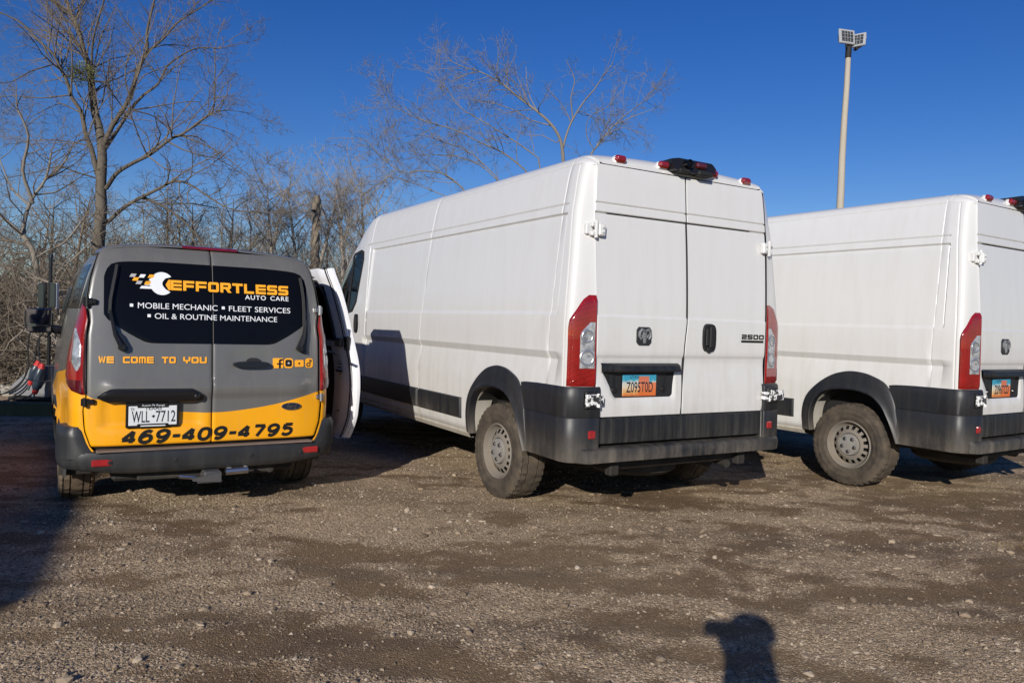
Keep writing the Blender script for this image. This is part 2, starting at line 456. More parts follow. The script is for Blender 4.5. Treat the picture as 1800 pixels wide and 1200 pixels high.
    # wheel wells
    for cx in VWHEEL:
        for sgn in (1, -1):
            g = G()
            rr = [(0.47 * math.cos(a) * 1.02 + cx, .365 + .47 * math.sin(a) * 1.06) for a in [R(t) for t in range(14, 167, 8)]]
            g.grid([[(x, sgn * y, z) for x, z in rr] for y in (.66, 1.0)])
            g.add([(x, sgn * .66, z) for x, z in rr] , [tuple(range(len(rr)))])
            g.build('wheel_well', M['under'], root)
    # ---- glass of the cab
    for sgn in (1, -1):
        def P(x, z, o):
            y2, _ = vfront(x, vy(min(2.4, z)), z); yb = vy(z) * (1 - .02 * smooth(4.6, 5.2, x) - .13 * smooth(5.2, 5.99, x) ** 1.5)
            return (x, sgn * (yb + o), z)
        g = G(); big = shrink(VWIN, -.022); sm_ = shrink(VWIN, .018); n = len(VWIN)
        V = [P(x, z, .002) for x, z in big] + [P(x, z, .009) for x, z in VWIN] + [P(x, z, .006) for x, z in sm_]
        F = []
        for i in range(n):
            j = (i + 1) % n; F += [(i, j, n + j, n + i), (n + i, n + j, 2 * n + j, 2 * n + i)]
        g.add(V, F)
        dv = [(4.60, 2.09), (4.635, 2.09), (4.655, 1.44), (4.615, 1.44)]
        g.prism(dv, lambda x, z: P(x, z, -.004), lambda x, z: P(x, z, .0065))
        fr = g.build('window_seal', M['matblack'], root)
        g = G(); g.add([P(x, z, -.002) for x, z in VWIN], [tuple(range(n))]); g.build('side_window', M['cabglass'], root)
        # door handle of the cab
        g = G(); hp = [(4.225 + .075 + .068 * math.cos(a), 1.305 + .105 * max(-1, min(1, 1.25 * math.sin(a)))) for a in [R(t) for t in range(0, 360, 20)]]
        g.prism(hp, lambda x, z: (x, sgn * (vy(z) - .005), z), lambda x, z: (x + (4.30 - x) * .12, sgn * (vy(z) + .014), z))
        h = g.build('cab_door_handle', M['black'], root)
        g = G(); g.box(4.255, 4.285, sgn * 1.035, sgn * 1.06, 1.23, 1.38, .008); g.build('grip', M['matblack'], h)
    # windscreen and nose
    g = G(); rws = []
    for x in frange(4.66, 5.40, .06):
        zt = interp(x, _vt); rws.append([(x, y, zt + .006 - .04 * (y / .8) ** 2 * 0) for y in frange(-.70, .70, .1)])
    g.grid(rws); g.build('windscreen', M['darkglass'], root)
    g = G()
    for i in range(3): g.box(5.96, 6.0, -.5, .5, .60 + i * .09, .65 + i * .09, .01)
    g.build('grille', M['matblack'], root)
    g = G(); pth = [(5.35, .96, 0), (5.7, .95, 0), (5.93, .80, 0), (6.02, .4, 0), (6.03, 0, 0)]; pth = [tuple(p) for p in catmull(pth, 5)]; pth = pth + [(x, -y, z) for x, y, z in pth[::-1][1:]]
    g.grid([[(x, y, z) for x, y, _ in pth] for z in (.28, .32, .45, .58)]); g.build('front_bumper', M['plastic'], root)
    for sgn in (1, -1):
        g = G(); g.box(5.55, 5.80, sgn * .80, sgn * .95, .85, 1.12, .04); g.build('headlight', M['clear'], root)
        g = G(); g.box(4.98, 5.10, sgn * 1.08, sgn * 1.30, 1.38, 1.75, .04); g.tube([(5.06, sgn * .96, 1.42), (5.04, sgn * 1.12, 1.44)], .03, 8); mm = g.build('wing_mirror', M['plastic'], root)
        g = G(); g.box(4.972, 4.984, sgn * 1.10, sgn * 1.28, 1.42, 1.72, .004); g.build('mirror_glass', M['mirror'], mm)
    # seat with a pale headrest seen through the window
    for sy in (.48, -.48):
        g = G(); g.box(4.30, 4.46, sy - .25, sy + .25, .95, 1.62, .06); g.box(4.36, 4.88, sy - .25, sy + .25, .82, 1.0, .06)
        st = g.build('seat', M['matblack'], root)
        g = G(); g.box(4.33, 4.45, sy - .17, sy + .17, 1.50, 1.83, .07); g.build('headrest', simple('pale_seat_cover', (.75, .77, .76), .8), st)
    # ---- rear doors
    zr = dense(frange(.745, 2.468, .05), [1.4375, 2.135, 2.20, 1.155, .868, 1.045], .014, 3)
    zr = [z for z in zr if .745 <= z <= 2.468]
    SEAM = [(.5, .066), (.56, .062), (.74, .045), (1.06, .034), (1.25, .022), (1.40, .005), (2.6, .0)]
    def seam(z): return interp(z, SEAM)
    def door_relief(y, z, left):
        d = 0.0
        d += -.008 * smooth(1.428, 1.444, z) * (1 - smooth(2.130, 2.140, z))
        d += groove(z, 2.133, .009, .014) + groove(z, 2.20, .007, .012)
        d += -.014 * (1 - smooth(1.132, 1.178, z)) * smooth(.90, 1.13, z)
        if left:
            a = smooth(.085, .16, y) * (1 - smooth(.70, .765, y)); b = smooth(.84, .90, z) * (1 - smooth(1.062, 1.074, z))
            yl = .76 - (1.05 - z) * .5
            a = smooth(.10, .15, y) * (1 - smooth(yl - .03, yl, y))
            d += -.026 * a * b
        return d
    def door(left):
        s_ = 1 if left else -1; rws = []
        us = dense(frange(0, 1, .07) + (frange(.02, .98, .03) if left else []), [0, 1], .012, 3); us = [u for u in us if 0 <= u <= 1]
        for z in zr:
            y0 = seam(z) + s_ * .004; y1 = s_ * (vedge(z) - .003); line = []
            for u in us:
                y = y0 + (y1 - y0) * u; d = door_relief(y, z, left)
                e = min(u, 1 - u) * abs(y1 - y0); d -= .004 * max(0, 1 - e / .006) ** 2
                ez = min(z - .745, 2.468 - z); d -= .005 * max(0, 1 - ez / .008) ** 2
                line.append((vrx(z) - d, y, z))
            rws.append(line)
        g = G(); g.grid(rws)
        # door thickness
        loop = [rws[0][k] for k in range(len(us))] + [r_[-1] for r_ in rws[1:]] + rws[-1][::-1][1:] + [r_[0] for r_ in rws[::-1][1:-1]]
        n0 = len(loop); g.add(list(loop) + [(x + .04, y, z) for x, y, z in loop], [(i, (i + 1) % n0, n0 + (i + 1) % n0, n0 + i) for i in range(n0)])
        o = g.build('rear_door', M['white'], root, ang=40)
        # black strip along the foot of the door
        g = G(); rws = []
        for z, dx in ((.558, .012), (.566, -.002), (.60, -.006), (.70, -.008), (.730, -.004), (.742, .012)):
            y0 = seam(z) + s_ * .004; y1 = s_ * (vedge(z) - .003)
            rws.append([(vrx(z) + dx + (.01 if k in (0, 10) else 0), y0 + (y1 - y0) * k / 10, z) for k in range(11)])
        g.grid(rws); g.build('door_cladding', M['trim'], o)
        return o
    dl = door(True); dr = door(False)
    g = G(); g.grid([[(vrx(z) + .014, y, z) for y in frange(-vedge(z) - .0, vedge(z) + .0, .3)] for z in frange(.56, 2.50, .1)]); g.build('door_seal', M['matblack'], root)
    g = G(); g.tube([(vrx(z) + .006, seam(z), z) for z in frange(.57, 2.465, .06)], .0055, 6); g.build('seam_rubber', M['matblack'], dl)
    # number plate shelf, carrier and plate
    g = G(); rws = []
    for z, dx in ((1.050, .0), (1.052, -.040), (1.062, -.048), (1.095, -.040), (1.108, -.020), (1.112, .004)):
        rws.append([(vrx(z) + dx * (1 if 0 < k < 10 else .3), y, z) for k, y in enumerate([.090, .098] + frange(.12, .76, .08) + [.778, .787])])
    g.grid([[(min(p[0], .05), p[1], p[2]) for p in r_] for r_ in rws]); g.build('plate_lamp_bar', M['trim'], dl)
    cpoly = [(.738, 1.049), (.655, .885), (.640, .868), (.205, .872), (.188, .885), (.184, 1.049)]
    g = G(); g.prism(cpoly, lambda y, z: (.075, y, z), lambda y, z: (.048, y, z)); pc = g.build('plate_carrier', M['trim'], dl)
    for yy in (.67, .215):
        g = G(); g.lathe([(.0, -.012), (.016, -.012), (.022, -.004), (.024, 0)], 12, 'x', (.048, yy if yy < .5 else .655, .925)); g.build('carrier_knob', M['black'], dl)
    plate = number_plate_arch(dl, .040, .435, .957)
    # badge, model number, handle
    g = G(); oc = [(-.045, -.068), (.045, -.068), (.069, -.045), (.069, .045), (.05, .068), (-.05, .068), (-.069, .045), (-.069, -.045)]
    g.prism(oc, lambda y, z: (.046, .415 + y, 1.30 + z), lambda y, z: (.030, .415 + y * .92, 1.30 + z * .92)); bd = g.build('badge', simple('badge_dark', (.035, .036, .040), .3, metal=.3), dl)
    g = G()
    for s_ in (1, -1):
        g.tube([(.026, .415 + s_ * a, 1.30 + b) for a, b in ((.006, .036), (.030, .046), (.048, .028), (.050, .0), (.036, -.020), (.022, -.006), (.030, .012))], [.010, .012, .011, .010, .008, .006, .004], 6)
    g.prism([(-.020, .030), (.020, .030), (.014, -.030), (.008, -.052), (-.008, -.052), (-.014, -.030)], lambda y, z: (.031, .415 + y, 1.30 + z), lambda y, z: (.020, .415 + y * .6, 1.30 + z * .9))
    g.build('ram_head_emblem', M['bowl2'], bd)
    flat_text(dr, 'model_number', '2500', lambda a, b: (.034, a, b), (-.553, -.798, 1.298, 1.334), M['black'], bold=.035, wide=True)
    g = G(); g.box(.036, .042, -.553, -.798, 1.271, 1.289, .001); g.build('model_number_bar', M['black'], dr)
    g = G(); hp = [(-.211 + .068 * math.copysign(abs(math.cos(a)) ** .6, math.cos(a)), 1.300 + .109 * math.copysign(abs(math.sin(a)) ** .6, math.sin(a))) for a in [R(t) for t in range(0, 360, 12)]]
    g.prism(hp, lambda y, z: (.05, y, z), lambda y, z: (.022, -.211 + (y + .211) * .9, 1.30 + (z - 1.30) * .93)); hd = g.build('door_handle', M['black'], dr)
    g = G(); g.box(.004, .024, -.236, -.196, 1.225, 1.385, .008); g.box(.008, .024, -.188, -.160, 1.24, 1.37, .006); g.lathe([(0, -.004), (.018, -.004), (.022, .006)], 14, 'x', (.018, -.20, 1.212)); g.build('grip', M['matblack'], hd)
    # hinges
    for s_, dd in ((1, dl), (-1, dr)):
        e = s_ * .83
        g = G(); z0, z1 = 1.965, 2.058
        g.box(.045, .085, e - s_ * .058, e - s_ * .002, z0 + .004, z1 - .006, .008)
        g.box(.052, .12, e + s_ * .006, e + s_ * .055, z0, z0 + .030, .006); g.box(.052, .12, e + s_ * .006, e + s_ * .055, z1 - .034, z1, .006)
        g.box(.075, .13, e + s_ * .03, e + s_ * .085, z0 + .01, z1 - .01, .006)
        g.tube([(.058, e + s_ * .016, z0 - .012), (.058, e + s_ * .016, z1 + .012)], .013, 8)
        g.tube([(.036, e - s_ * .03, z0 + .03), (.05, e - s_ * .03, z0 + .03)], .009, 6); g.tube([(.036, e - s_ * .03, z1 - .03), (.05, e - s_ * .03, z1 - .03)], .009, 6)
        g.build('hinge', M['hinge'], dd)
        g = G(); z0, z1 = .825, .905
        g.box(-.012, .03, e - s_ * .050, e + s_ * .0, z0 + .006, z1 - .012, .006); g.box(-.020, .02, e + s_ * .004, e + s_ * (.10 if s_ > 0 else .165), z0, z1, .005)
        g.tube([(-.02, e + s_ * .004, z0 - .006), (-.02, e + s_ * .004, z1 + .006)], .012, 8)
        g.tube([(-.028, e + s_ * .06, z0 + .02), (-.016, e + s_ * .06, z0 + .02)], .012, 6); g.tube([(-.028, e + s_ * .06, z1 - .02), (-.016, e + s_ * .06, z1 - .02)], .012, 6)
        g.build('hinge', chipped(), dd)
    # tail lights wrap the corner
    for s_ in (1, -1):
        def corner(z, t, o=0.0):
            y = vy(z); r_ = y - vedge(z) - .004; sn, cs = math.sin(R(t)), math.cos(R(t))
            nx, ny = (-.98, .2) if 30 < t < 82 else (-sn, cs)
            return (vrx(z) + interp(t, _vcx) + nx * o, s_ * (y - r_ * interp(t, _vcf) + ny * o), z)
        TO = [(.955, 15), (1.36, 15), (1.40, 20), (1.46, 36), (1.53, 50), (1.56, 60), (1.57, 66)]
        g = G(); rws = []
        zl = frange(.953, 1.568, .028)
        for z in zl:
            t1 = interp(z, TO); t0 = 90 if z < 1.55 else 90
            rws.append([corner(z, t0 + (t1 - t0) * k / 14, (.0 if k in (0, 14) else .014 if 0 < k < 14 else .0) * (1 if .96 < z < 1.565 else .1)) for k in range(15)])
        g.grid(rws); tl = g.build('tail_light', M['redlens'], root, ang=60)
        g = G(); rws = []
        for z in frange(1.075, 1.385, .022):
            t0 = 82; t1 = 45 if z < 1.31 else 45 + (z - 1.31) / .075 * 22
            rws.append([corner(z, t0 + (t1 - t0) * k / 8, .0175 if 0 < k < 8 else .012) for k in range(9)])
        g.grid(rws); g.build('clear_lens', M['clear'], tl, ang=60)
        for zc, rr in ((1.145, .056), (1.29, .045)):
            g = G(); c0 = Vector(corner(zc, 62, .016)); nn = (Vector(corner(zc, 62, .05)) - c0).normalized(); q = nn.to_track_quat('Z', 'Y')
            V = []; F = []; prof = [(1, .002), (.92, .0055), (.8, .005), (.72, .002)]
            for r_, h in prof:
                for k in range(16): a = 2 * PI * k / 16; V.append(c0 + q @ Vector((rr * r_ * math.cos(a), rr * r_ * math.sin(a), h)))
            for i in range(len(prof) - 1):
                for k in range(16): F.append((i * 16 + k, i * 16 + (k + 1) % 16, (i + 1) * 16 + (k + 1) % 16, (i + 1) * 16 + k))
            g.add(V, F); g.build('bulb_reflector', M['bowl'], tl, ang=60)
    # bumper: side and corner pieces
    for s_ in (1, -1):
        plan = [(.675, 1.030), (.60, 1.036), (.40, 1.040), (.22, 1.046), (.13, 1.046), (.08, 1.034), (.042, .995), (.018, .93), (.008, .87), (.006, .805), (.03, .798)]
        plan = [tuple(p) for p in catmull(plan, 5)]
        g = G(); rws = []
        for z, o in ((.440, .03), (.446, .008), (.47, 0), (.60, -.002), (.738, -.001), (.744, .004), (.750, -.001), (.88, .0), (.935, .004), (.950, .014), (.952, .035)):
            line = []
            for k, (x, y) in enumerate(plan):
                xf = .55 + (z - .45) * .25 if z < .94 else .67
                x2 = min(x, xf) if k < 6 else x
                cx, cy = .25, .70
                l = math.hypot(x2 - cx, y - cy); ox, oy = (0, 1) if x2 > .25 else ((x2 - cx) / l, (y - cy) / l)
                line.append((x2 - ox * o, s_ * (y - oy * o), z))
            rws.append(line)
        g.grid(rws); g.box(.03, .14, s_ * .798, s_ * .83, .46, .935, .01)
        cb = g.build('bumper_corner', M['plastic'], root, ang=40)
        g = G(); g.box(-.002, .03, s_ * .832, s_ * .892, .603, .660, .008); g.build('reflector', M['refl_red'], cb)
        g = G(); g.box(-.006, .03, s_ * .822, s_ * .93, .806, .925, .008); g.build('hinge_pocket', M['trim'], cb)
    g = G(); rws = []
    ys = [-.955, -.945, -.90, -.80] + frange(-.7, .7, .1) + [.80, .90, .945, .955]
    for z, x in ((.437, .10), (.437, .0), (.445, -.030), (.50, -.036), (.528, -.030), (.537, -.014), (.540, .04), (.545, .10)):
        rws.append([(x + (.055 if abs(y) > .95 else .018 if abs(y) > .94 else .0), y, z + (.003 if abs(y) > .9 else 0)) for y in ys])
    g.grid(rws); g.build('rear_bumper', M['plastic'], root, ang=40)
    # wheel arch flares, rub strips, sills
    for cx in VWHEEL:
        for s_ in (1, -1):
            dx = cx - VWHEEL[0]
            O = catmull(ARCH_OUT, 4); I = catmull(ARCH_IN, 4); g = G()
            tp = .10 * smooth(5.3, 5.99, cx + .3)
            def pt(a, f_, o): 
                p = O[a] * (1 - f_) + I[a] * f_; return (p[0] + dx, s_ * ((vy(max(.47, p[1])) + o)), p[1])
            rws = [[pt(a, f_, o) for a in range(len(O))] for f_, o in ((0, -.002), (.01, .012), (.12, .020), (.55, .026), (.80, .034), (.93, .044), (1.0, .040), (1.02, -.02))]
            g.grid(rws); fl = g.build('wheel_arch_trim', M['plastic'], root, ang=40)
            g = G(); g.grid([[(p[0] + dx + (q[0] - p[0]) * .0, s_ * (vy(.6) + o), p[1]) for p, q in zip(I, I)] for o in (.010, -.16)]); g.build('arch_lip', M['sill'], fl)
    for s_ in (1, -1):
        for a, b in ((1.608, 2.486), (2.515, 3.99), (4.05, 4.50)):
            g = G(); rws = []
            for z, o in ((.553, .0), (.558, .016), (.58, .020), (.70, .020), (.722, .016), (.728, .0)):
                rws.append([(x, s_ * (vy(z) + (o if 0 < k < 9 else o * .2)), z) for k, x in enumerate([a, a + .012] + frange(a + .03, b - .03, (b - a) / 6)[:6] + [b - .012, b])])
            g.grid(rws); g.build('rub_strip', M['plastic'], root)
        g = G(); g.grid([[(x, s_ * y, z) for x in frange(1.50, 4.62, .2)] for y, z in ((1.000, .462), (1.004, .440), (.985, .405), (.90, .40))]); g.build('sill', M['sill'], root)
    # roof header: marker lamps, camera with stop lamp
    def head(y, z): return vrx(2.47) + interp(z, [(2.47, 0), (2.53, .012), (2.56, .045), (2.58, .10)]) + .02 * (y / .8) ** 2
    for y in (.605, .215, -.275, -.635):
        z = 2.535 - .012 * (abs(y) / .6) ** 2
        g = G(); x = head(y, z)
        g.box(x - .012, x + .03, y - .050, y + .050, z - .036, z + .022, .012); mk = g.build('marker_lamp', M['hinge'], root)
        g = G(); g.box(x - .034, x + .010, y - .048, y + .048, z - .024, z + .026, .016); g.build('lens', M['redlens'], mk)
    g = G(); x = .085
    sec = [(.168, 2.502), (.172, 2.588), (.10, 2.602), (-.24, 2.602), (-.262, 2.592), (-.265, 2.55), (-.20, 2.492), (.10, 2.492)]
    g.prism(sec, lambda y, z: (.30, y, z - .01), lambda y, z: (x - .02 + (.03 if z > 2.58 else 0) + .02 * abs(y) , y * .96, 2.55 + (z - 2.55) * .92))
    cm = g.build('rear_camera_housing', M['black'], root, ang=20)
    g = G(); g.lathe([(.034, .03), (.034, -.014), (.026, -.018), (.020, -.008), (.0, -.006)], 16, 'x', (.062, .03, 2.555)); g.build('camera_lens', M['darkglass'], cm)
    g = G(); g.box(.052, .09, -.050, -.150, 2.538, 2.582, .012); g.build('stop_lamp', M['darkred'], cm)
    g = G(); g.box(.05, .12, .02, .12, 2.490, 2.515, .006); g.box(.045, .12, -.20, -.06, 2.485, 2.520, .01); g.build('camera_bracket', M['matblack'], cm)
    # wheels
    for cx in VWHEEL:
        for s_ in (1, -1): make_wheel(root, cx, s_ * .885, VHZ, s_, .372, .235, .215, M['tyre'])
    return root

M['bowl2'] = simple('emblem_grey', (.20, .205, .215), .4, metal=.3)
M['bowl'] = simple('lamp_bowl', (.55, .56, .58), .28, metal=.8, var=.25, scale=40)
def chipped():
    if 'chipped' not in M:
        k = N('chipped_white_hinge'); c = k.coord(); n = k.noise(c, 28, 3, .6)
        k.set(Base_Color=k.ramp(n, [(.46, (.03, .03, .033)), (.50, (.72, .72, .71))]), Roughness=.45); M['chipped'] = k.m
    return M['chipped']

def make_wheel(root, cx, cy, cz, s_, R_, W, RR, tm, alloy=False):
    """cy is the middle of the tread; s_ points outwards"""
    w2 = W / 2
    prof = [(RR - .004, .55), (RR - .002, .84), (RR + .010, .92), (RR + .024, .955), (RR + .030, .99), (RR + .036, .985), ((RR + R_) / 2 - .012, 1.03), ((RR + R_) / 2 - .008, 1.055), ((RR + R_) / 2 + .006, 1.055), ((RR + R_) / 2 + .010, 1.03), (R_ - .040, 1.0), (R_ - .038, 1.03), (R_ - .022, .99), (R_ - .008, .92), (R_ - .002, .82)]
    prof = prof + [(R_ - .012, .79), (R_ - .012, .74), (R_, .73), (R_, .42), (R_ - .012, .41), (R_ - .012, .33), (R_, .32), (R_ + .001, .0)]
    prof += [(a, -b) for a, b in prof[::-1][1:]]
    g = G(); n = 84
    V = []; F = []
    for i, (r_, h) in enumerate(prof):
        for k in range(n):
            a = 2 * PI * k / n
            rr = r_
            if r_ > R_ - .05:                       # shoulder lugs and tread blocks
                blk = (k + (1 if h > 0 else 0)) % (2 if abs(h) > .6 else 3)
                if blk == 0: rr -= .010 if abs(h) > .35 else .007
            z = rr * math.sin(a)
            V.append((cx + rr * math.cos(a), cy + s_ * h * w2, cz + max(z, -(cz - .004))))
    for i in range(len(prof) - 1):
        for k in range(n): F.append((i * n + k, (i + 1) * n + k, (i + 1) * n + (k + 1) % n, i * n + (k + 1) % n))
    wh = empty('wheel', (0, 0, 0), 0, root); n_ = 0
    g.add(V, F); g.build('tyre', tm, wh, ang=24)
    g = G(); o = cy + s_ * w2
    hub = [(RR + .002, o - s_ * .014), (RR - .006, o - s_ * .004), (RR - .014, o - s_ * .012), (RR - .020, o - s_ * .040), (RR - .040, o - s_ * .060), (RR - .046, o - s_ * .054), (RR - .078, o - s_ * .034), (.112, o - s_ * .022), (.103, o - s_ * .026), (.096, o - s_ * .05)]
    nn = 96
    g.lathe(hub, nn, 'y', (cx, 0, cz), skip=(lambda i, k: i == 5 and k % 6 in (1, 2, 3)))
    g.build('rim', M['rim'], wh, ang=40)
    g = G(); g.lathe([(0, o - s_ * .09), (RR - .03, o - s_ * .095), (RR - .025, o - s_ * .15)], 32, 'y', (cx, 0, cz)); g.build('brake_drum', M['matblack'], wh)
    g = G(); g.lathe([(.098, o - s_ * .040), (.098, o - s_ * .020), (.092, o - s_ * .010), (.05, o - s_ * .008), (.03, o - s_ * .004), (0, o - s_ * .004)], 32, 'y', (cx, 0, cz))
    cp_ = g.build('hub_cap', M['cap'], wh)
    for k in range(5):
        a = 2 * PI * k / 5 + .95; x, z = cx + .062 * math.cos(a), cz + .062 * math.sin(a)
        g = G(); g.lathe([(.020, o - s_ * .011), (.020, o - s_ * .008), (.013, o - s_ * .006), (.012, o + s_ * .002), (0, o + s_ * .003)], 10, 'y', (x, 0, z)); g.build('wheel_nut', M['steel'], wh)
    return wh

# ---- lettering
def text_mesh(body, bold=0.0, shear=0.0, spacing=1.0):
    cu = bpy.data.curves.new('t', 'FONT'); cu.body = body; cu.size = 1; cu.offset = bold; cu.shear = shear; cu.space_character = spacing; cu.resolution_u = 5
    ob = bpy.data.objects.new('t', cu); COL.objects.link(ob)
    bpy.context.view_layer.update()
    me = bpy.data.meshes.new_from_object(ob.evaluated_get(bpy.context.evaluated_depsgraph_get()))
    V = [(v_.co.x, v_.co.y) for v_ in me.vertices]; F = [tuple(p.vertices) for p in me.polygons]
    bpy.data.objects.remove(ob); bpy.data.curves.remove(cu); bpy.data.meshes.remove(me)
    return V, F
def fit(V, box):
    x0 = min(v_[0] for v_ in V); x1 = max(v_[0] for v_ in V); y0 = min(v_[1] for v_ in V); y1 = max(v_[1] for v_ in V)
    a0, a1, b0, b1 = box
    return [(a0 + (x - x0) / (x1 - x0) * (a1 - a0), b0 + (y - y0) / (y1 - y0) * (b1 - b0)) for x, y in V]
def flat_text(parent, name, body, fn, box, mat, bold=0.0, shear=0.0, wide=False, spacing=1.0):
    V, F = block_text(body) if wide else text_mesh(body, bold, shear, spacing)
    V = fit(V, box)
    g = G(); g.add([fn(*p) for p in V], F); return g.build(name, mat, parent, flat=True, fix=False)
def rect(x0, x1, y0, y1, c=()):
    """rectangle with the named corners cut"""
    k = .13; P = []
    for n_, (x, y), (ax, ay), (bx, by) in (('bl', (x0, y0), (0, k), (k, 0)), ('br', (x1, y0), (-k, 0), (0, k)), ('tr', (x1, y1), (0, -k), (-k, 0)), ('tl', (x0, y1), (k, 0), (0, -k))):
        if n_ in c: P += [(x + ax, y + ay), (x + bx, y + by)]
        else: P.append((x, y))
    return P
T_ = .25
BL = {
 'E': [rect(0, .27, 0, 1), rect(.27, 1, 0, T_), rect(.27, 1, .39, .62), rect(.27, 1, .75, 1)],
 'F': [rect(0, .27, 0, 1), rect(.27, .95, .34, .58), rect(.27, 1, .75, 1)],
 'L': [rect(0, .27, 0, 1), rect(.27, .95, 0, T_)],
 'T': [rect(0, 1, .75, 1), rect(.36, .64, 0, .75)],
 'O': [rect(0, .26, 0, 1, ('bl', 'tl')), rect(.74, 1, 0, 1, ('br', 'tr')), rect(.26, .74, 0, T_), rect(.26, .74, .75, 1)],
 '0': [rect(0, .26, 0, 1, ('bl', 'tl')), rect(.74, 1, 0, 1, ('br', 'tr')), rect(.26, .74, 0, T_), rect(.26, .74, .75, 1)],
 'C': [rect(0, .26, 0, 1, ('bl', 'tl')), rect(.26, 1, 0, T_), rect(.26, 1, .75, 1)],
 'U': [rect(0, .26, 0, 1, ('bl',)), rect(.74, 1, 0, 1, ('br',)), rect(.26, .74, 0, T_)],
 'S': [rect(0, 1, .75, 1, ('tl',)), rect(0, .26, .62, .75), rect(0, 1, .38, .62, ('bl', 'tr')), rect(.74, 1, .25, .38), rect(0, 1, 0, .25, ('br',))],
 '5': [rect(0, 1, .75, 1), rect(0, .26, .62, .75), rect(0, 1, .38, .62, ('tr',)), rect(.74, 1, .25, .38), rect(0, 1, 0, .25, ('br',))],
 '2': [rect(0, 1, .75, 1, ('tr',)), rect(.74, 1, .62, .75), rect(0, 1, .38, .62, ('tl', 'br')), rect(0, .26, .25, .38), rect(0, 1, 0, .25)],
 'R': [rect(0, .27, 0, 1), rect(.27, 1, .75, 1, ('tr',)), rect(.74, 1, .58, .75), rect(.27, 1, .36, .58, ('br',)), [(.48, .36), (.80, .36), (1.05, 0), (.72, 0)]],
 'W': [[(0, 1), (.2, 1), (.36, .25), (.30, 0), (.20, 0)], [(.36, 0), (.36, .25), (.46, 1), (.54, 1), (.64, .25), (.64, 0), (.5, .62)], [(1, 1), (.8, 1), (.64, .25), (.70, 0), (.80, 0)]],
 'M': [rect(0, .22, 0, 1, ('tl',)), rect(.78, 1, 0, 1, ('tr',)), rect(.22, .78, .75, 1), rect(.40, .60, 0, .75)],
 'Y': [rect(0, .26, .5, 1), rect(.74, 1, .5, 1), rect(0, 1, .30, .5, ('bl', 'br')), rect(.37, .63, 0, .30)],
}
def block_text(body):
    V = []; F = []; x = 0
    for ch in body:
        if ch == ' ': x += .75; continue
        for P in BL[ch]:
            n = len(V); V += [(x + a, b) for a, b in P]; F.append(tuple(range(n, n + len(P))))
        x += 1.13
    return V, F

def number_plate_arch(parent, x, yc, zc):
    """pale plate with blue sky, red rock arch and dark characters"""
    k = N('plate_print'); c = k.coord(); sep = k.n('ShaderNodeSeparateXYZ'); k.l(c, sep.inputs[0])
    z = k.math('SUBTRACT', sep.outputs[2], zc); y = k.math('SUBTRACT', sep.outputs[1], yc)
    n = k.noise(c, 30, 3); zz = k.math('ADD', z, k.math('MULTIPLY', k.math('SUBTRACT', n, .5), .05))
    f = k.math('ADD', k.math('MULTIPLY', zz, 6.2), .5)
    base = k.ramp(f, [(.0, (.55, .12, .03)), (.22, (.60, .32, .11)), (.42, (.62, .52, .37)), (.62, (.52, .53, .49)), (.74, (.04, .30, .42)), (1, (.04, .26, .42))])
    rock = k.math('MULTIPLY', k.math('LESS_THAN', y, .01), k.math('GREATER_THAN', y, -.085))
    rock = k.math('MULTIPLY', rock, k.math('LESS_THAN', z, .062))
    rock2 = k.math('MULTIPLY', k.math('LESS_THAN', k.math('ADD', y, k.math('MULTIPLY', z, .9)), -.07), k.math('LESS_THAN', z, .02))
    k.set(Base_Color=k.mix(k.math('MULTIPLY', k.math('MAXIMUM', rock, rock2), .85), base, (.62, .13, .03)), Roughness=.35)
    g = G(); g.box(x, x + .006, yc - .152, yc + .152, zc - .076, zc + .076, .003); p = g.build('number_plate', k.m, parent)
    ink = M.setdefault('ink', simple('dark_ink', (.02, .02, .03), .5))
    flat_text(parent, 'plate_characters', 'Z095T0D', lambda a, b: (x - .0012, a, b), (yc + .120, yc - .120, zc - .050, zc + .024), ink, bold=.012)
    flat_text(parent, 'plate_heading', 'UTAH', lambda a, b: (x - .0012, a, b), (yc + .09, yc + .01, zc + .048, zc + .068), ink)
    return p
M['sill'] = dusty('dusty_sill', (.42, .40, .35), dust=(.27, .22, .16), rough=.5, zlo=.2, zhi=.8, amt=.9, base=.3)

van = make_cargo_van()
def pose(o, X, Y, a):
    o.location = (X, Y, 0); o.rotation_euler = (0, 0, PI / 2 - a)
pose(van, 1.29825, 5.51421, -.536616)
tag(van, 'white high-roof cargo van in the middle, parked beside the grey and yellow van', 'van', 'white cargo vans')
# ------------------------------------------------------------------ the other white vans
van2 = copy_tree(van); pose(van2, 4.47467, 6.53984, -.579493)
tag(van2, 'white high-roof cargo van at the right edge of the photograph', 'van')
tag(van2, group='white cargo vans')
for _d in van2.children:                            # its own number on the plate
    for _p in _d.children:
        if _p.name.startswith('plate_characters'):
            _V, _F = text_mesh('Z096TCD', .012); _V = fit(_V, (.435 + .120, .435 - .120, .957 - .050, .957 + .024)); _m = bpy.data.meshes.new('plate_characters'); _m.from_pydata([(.0388, a, b) for a, b in _V], [], _F); _m.materials.append(M['ink']); _p.data = _m
